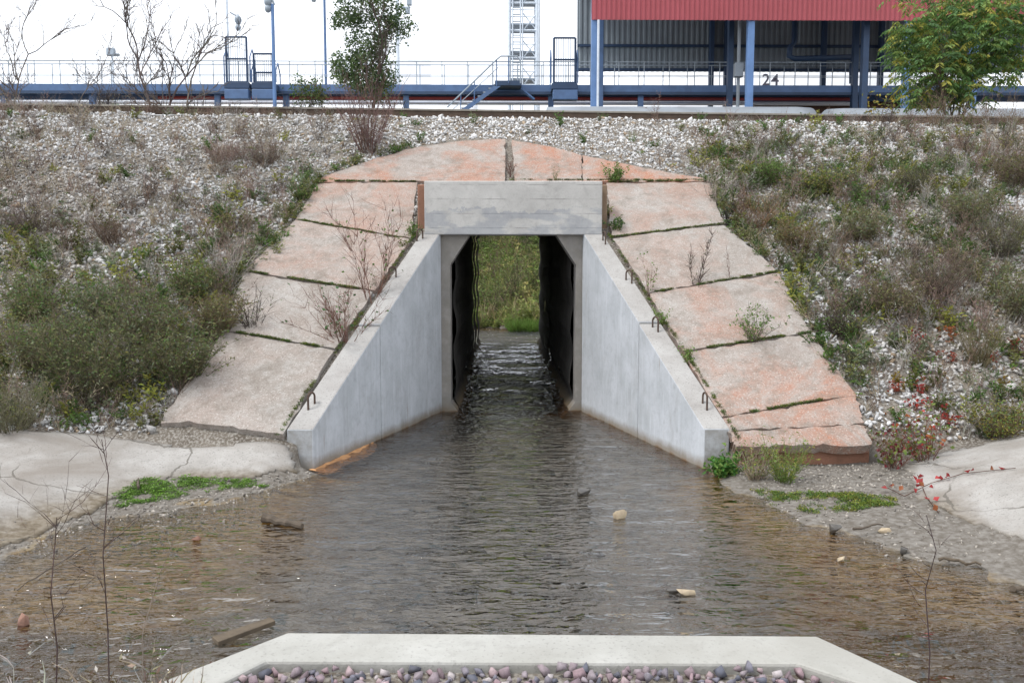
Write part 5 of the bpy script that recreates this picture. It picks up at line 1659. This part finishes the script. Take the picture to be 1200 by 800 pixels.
tree('half_bare_sapling', topz(462, YT + .3), 608, 'half-bare sapling leaning right of the dense green tree', h=2.2, r0=.022, spread=.35, leaf=[(.10, .12, .04)], clump=70, ll=.045, lw=.025, lean=.3, nb=4)
# red-brown broom shrub below the rail
shrub('red_shrub', bankpt(432, 182), 1.3, .75, 610, 'reddish leafless shrub in front of the rail at the tree', n=95, branch=2, stemcol=(.15, .095, .085), w=.0058, wob=.06, segs=6, sub=.22)
shrub('bleached_weed', bankpt(440, 186), .5, .5, 611, 'bleached grey stalks bending right at the foot of the reddish shrub', n=12, branch=1, stemcol=(.34, .31, .29), w=.005, lean=(.7, 0))
# green and yellow pinnate-leaved tree on the right
def lobeR(px, py, rx_, ry_, n): return lobe(px, py, rx_, ry_, n, 18.6, 1120)
pl_ = [(.11, .21, .06), (.14, .25, .065), (.085, .17, .05), (.12, .22, .08), (.19, .27, .07), (.33, .32, .06), (.07, .14, .05), (.16, .23, .06), (.30, .31, .07)]
tree('sumac_tree', topz(1120, 18.6), 620, 'broad green and yellow tree with drooping feathery leaves at upper right', h=2.6, r0=.04, trunks=3, spread=.5, leaf=pl_, ll=.12, lw=.042, pin=True,
     crown=[lobeR(1120, 45, 70, 38, 420), lobeR(1150, 10, 55, 30, 260), lobeR(1100, 85, 50, 28, 200), lobeR(1062, 35, 20, 16, 24), lobeR(1055, 62, 16, 14, 18), lobeR(1170, 75, 40, 26, 110), lobeR(1195, 40, 30, 40, 110), lobeR(1110, 112, 50, 14, 90), lobeR(1080, -5, 30, 18, 30)])
shrub('yellow_weed', topz(1030, 17.6), .75, .35, 640, 'small yellow-leaved plant behind the rail left of the sumac', 'plant', n=10, branch=3, leafcol=[(.3, .24, .04), (.12, .16, .04)], leaves=20, ll=.08, lw=.04)
for k, (px, hh) in enumerate(((1095, .9), (1150, .8), (1185, .85))):
    shrub('tall_weed', topz(px, 16.1), hh * .8, .45, 650 + 2 * k, ['tall brown dry weeds in front of the sumac tree', 'brown dry weeds right of the sumac trunk', 'brown dry weeds at the right end of the rail'][k], n=26, branch=4, stemcol=(.17, .125, .09), leafcol=[(.16, .12, .05)], leaves=5)
# bare saplings on the left
bare = [(8, 19.0, 3.4, .026, 'leafless sapling cut by the left picture edge', .10, 3), (42, 19.4, 2.9, .02, 'thin seedy sapling second from the left edge', -.05, 3), (80, 19.6, 2.8, .018, 'thin pale sapling left of the floodlight post', .0, 3),
        (178, 18.0, 3.0, .034, 'crooked leafless sapling with a low side branch', -.18, 3), (202, 19.0, 3.0, .034, 'forked leafless sapling right of the crooked one', .05, 3), (236, 18.4, 1.8, .022, 'leaning leafless sapling left of the tall gangway', -.25, 2), (346, 19.5, 1.5, .012, 'spindly leafless sapling right of the curved lamp post', .05, 2), (112, 17.6, 1.7, .014, 'small dark twiggy sapling at the blue support post', .0, 3)]
for k, (px, Y, hh, r0, lab, ln, dp) in enumerate(bare):
    seedy = k in (1, 2, 7)
    tree('bare_sapling', topz(px, Y), 700 + 7 * k, lab, 'sapling', 'leafless saplings on top of the bank', h=hh, r0=r0, spread=.55, depth=dp, nb=6 if dp == 3 else 5, lean=ln, trunks=2 if k == 4 else 1, twist=.22, wob=.17, first=.62, lo=.25,
         leaf=[(.10, .085, .07)] if seedy else None, clump=110 if seedy else 0, ll=.035, lw=.02, barkcol=(.16, .14, .13))  # bark lightened, the sky's glare put into its colour
shrub('dark_weed', topz(125, 16.3), .62, .16, 760, 'dense dark upright weed in front of the rail at left', n=40, branch=3, stemcol=(.055, .045, .045), leafcol=[(.06, .05, .045)], leaves=14, ll=.03, lw=.014)
shrub('dead_bush', bankpt(178, 140), .42, .3, 762, 'brown dead weeds at the foot of the crooked sapling', n=30, branch=4, stemcol=BROWN)
# dry weeds along the rail
r = np.random.default_rng(770)
n_ = 150; x = np.concatenate([r.uniform(-10, -3.2, 110), r.uniform(6.5, 10.5, 60)]); y = 16.2 + .05 * x + r.uniform(-.1, .15, len(x))
scatter('rail_weeds', T_dry, np.c_[x, y, H(x, y)], r.uniform(.4, 1.0, len(x)), 'dry weeds standing along the rail', 'weeds', 'twig', 771)
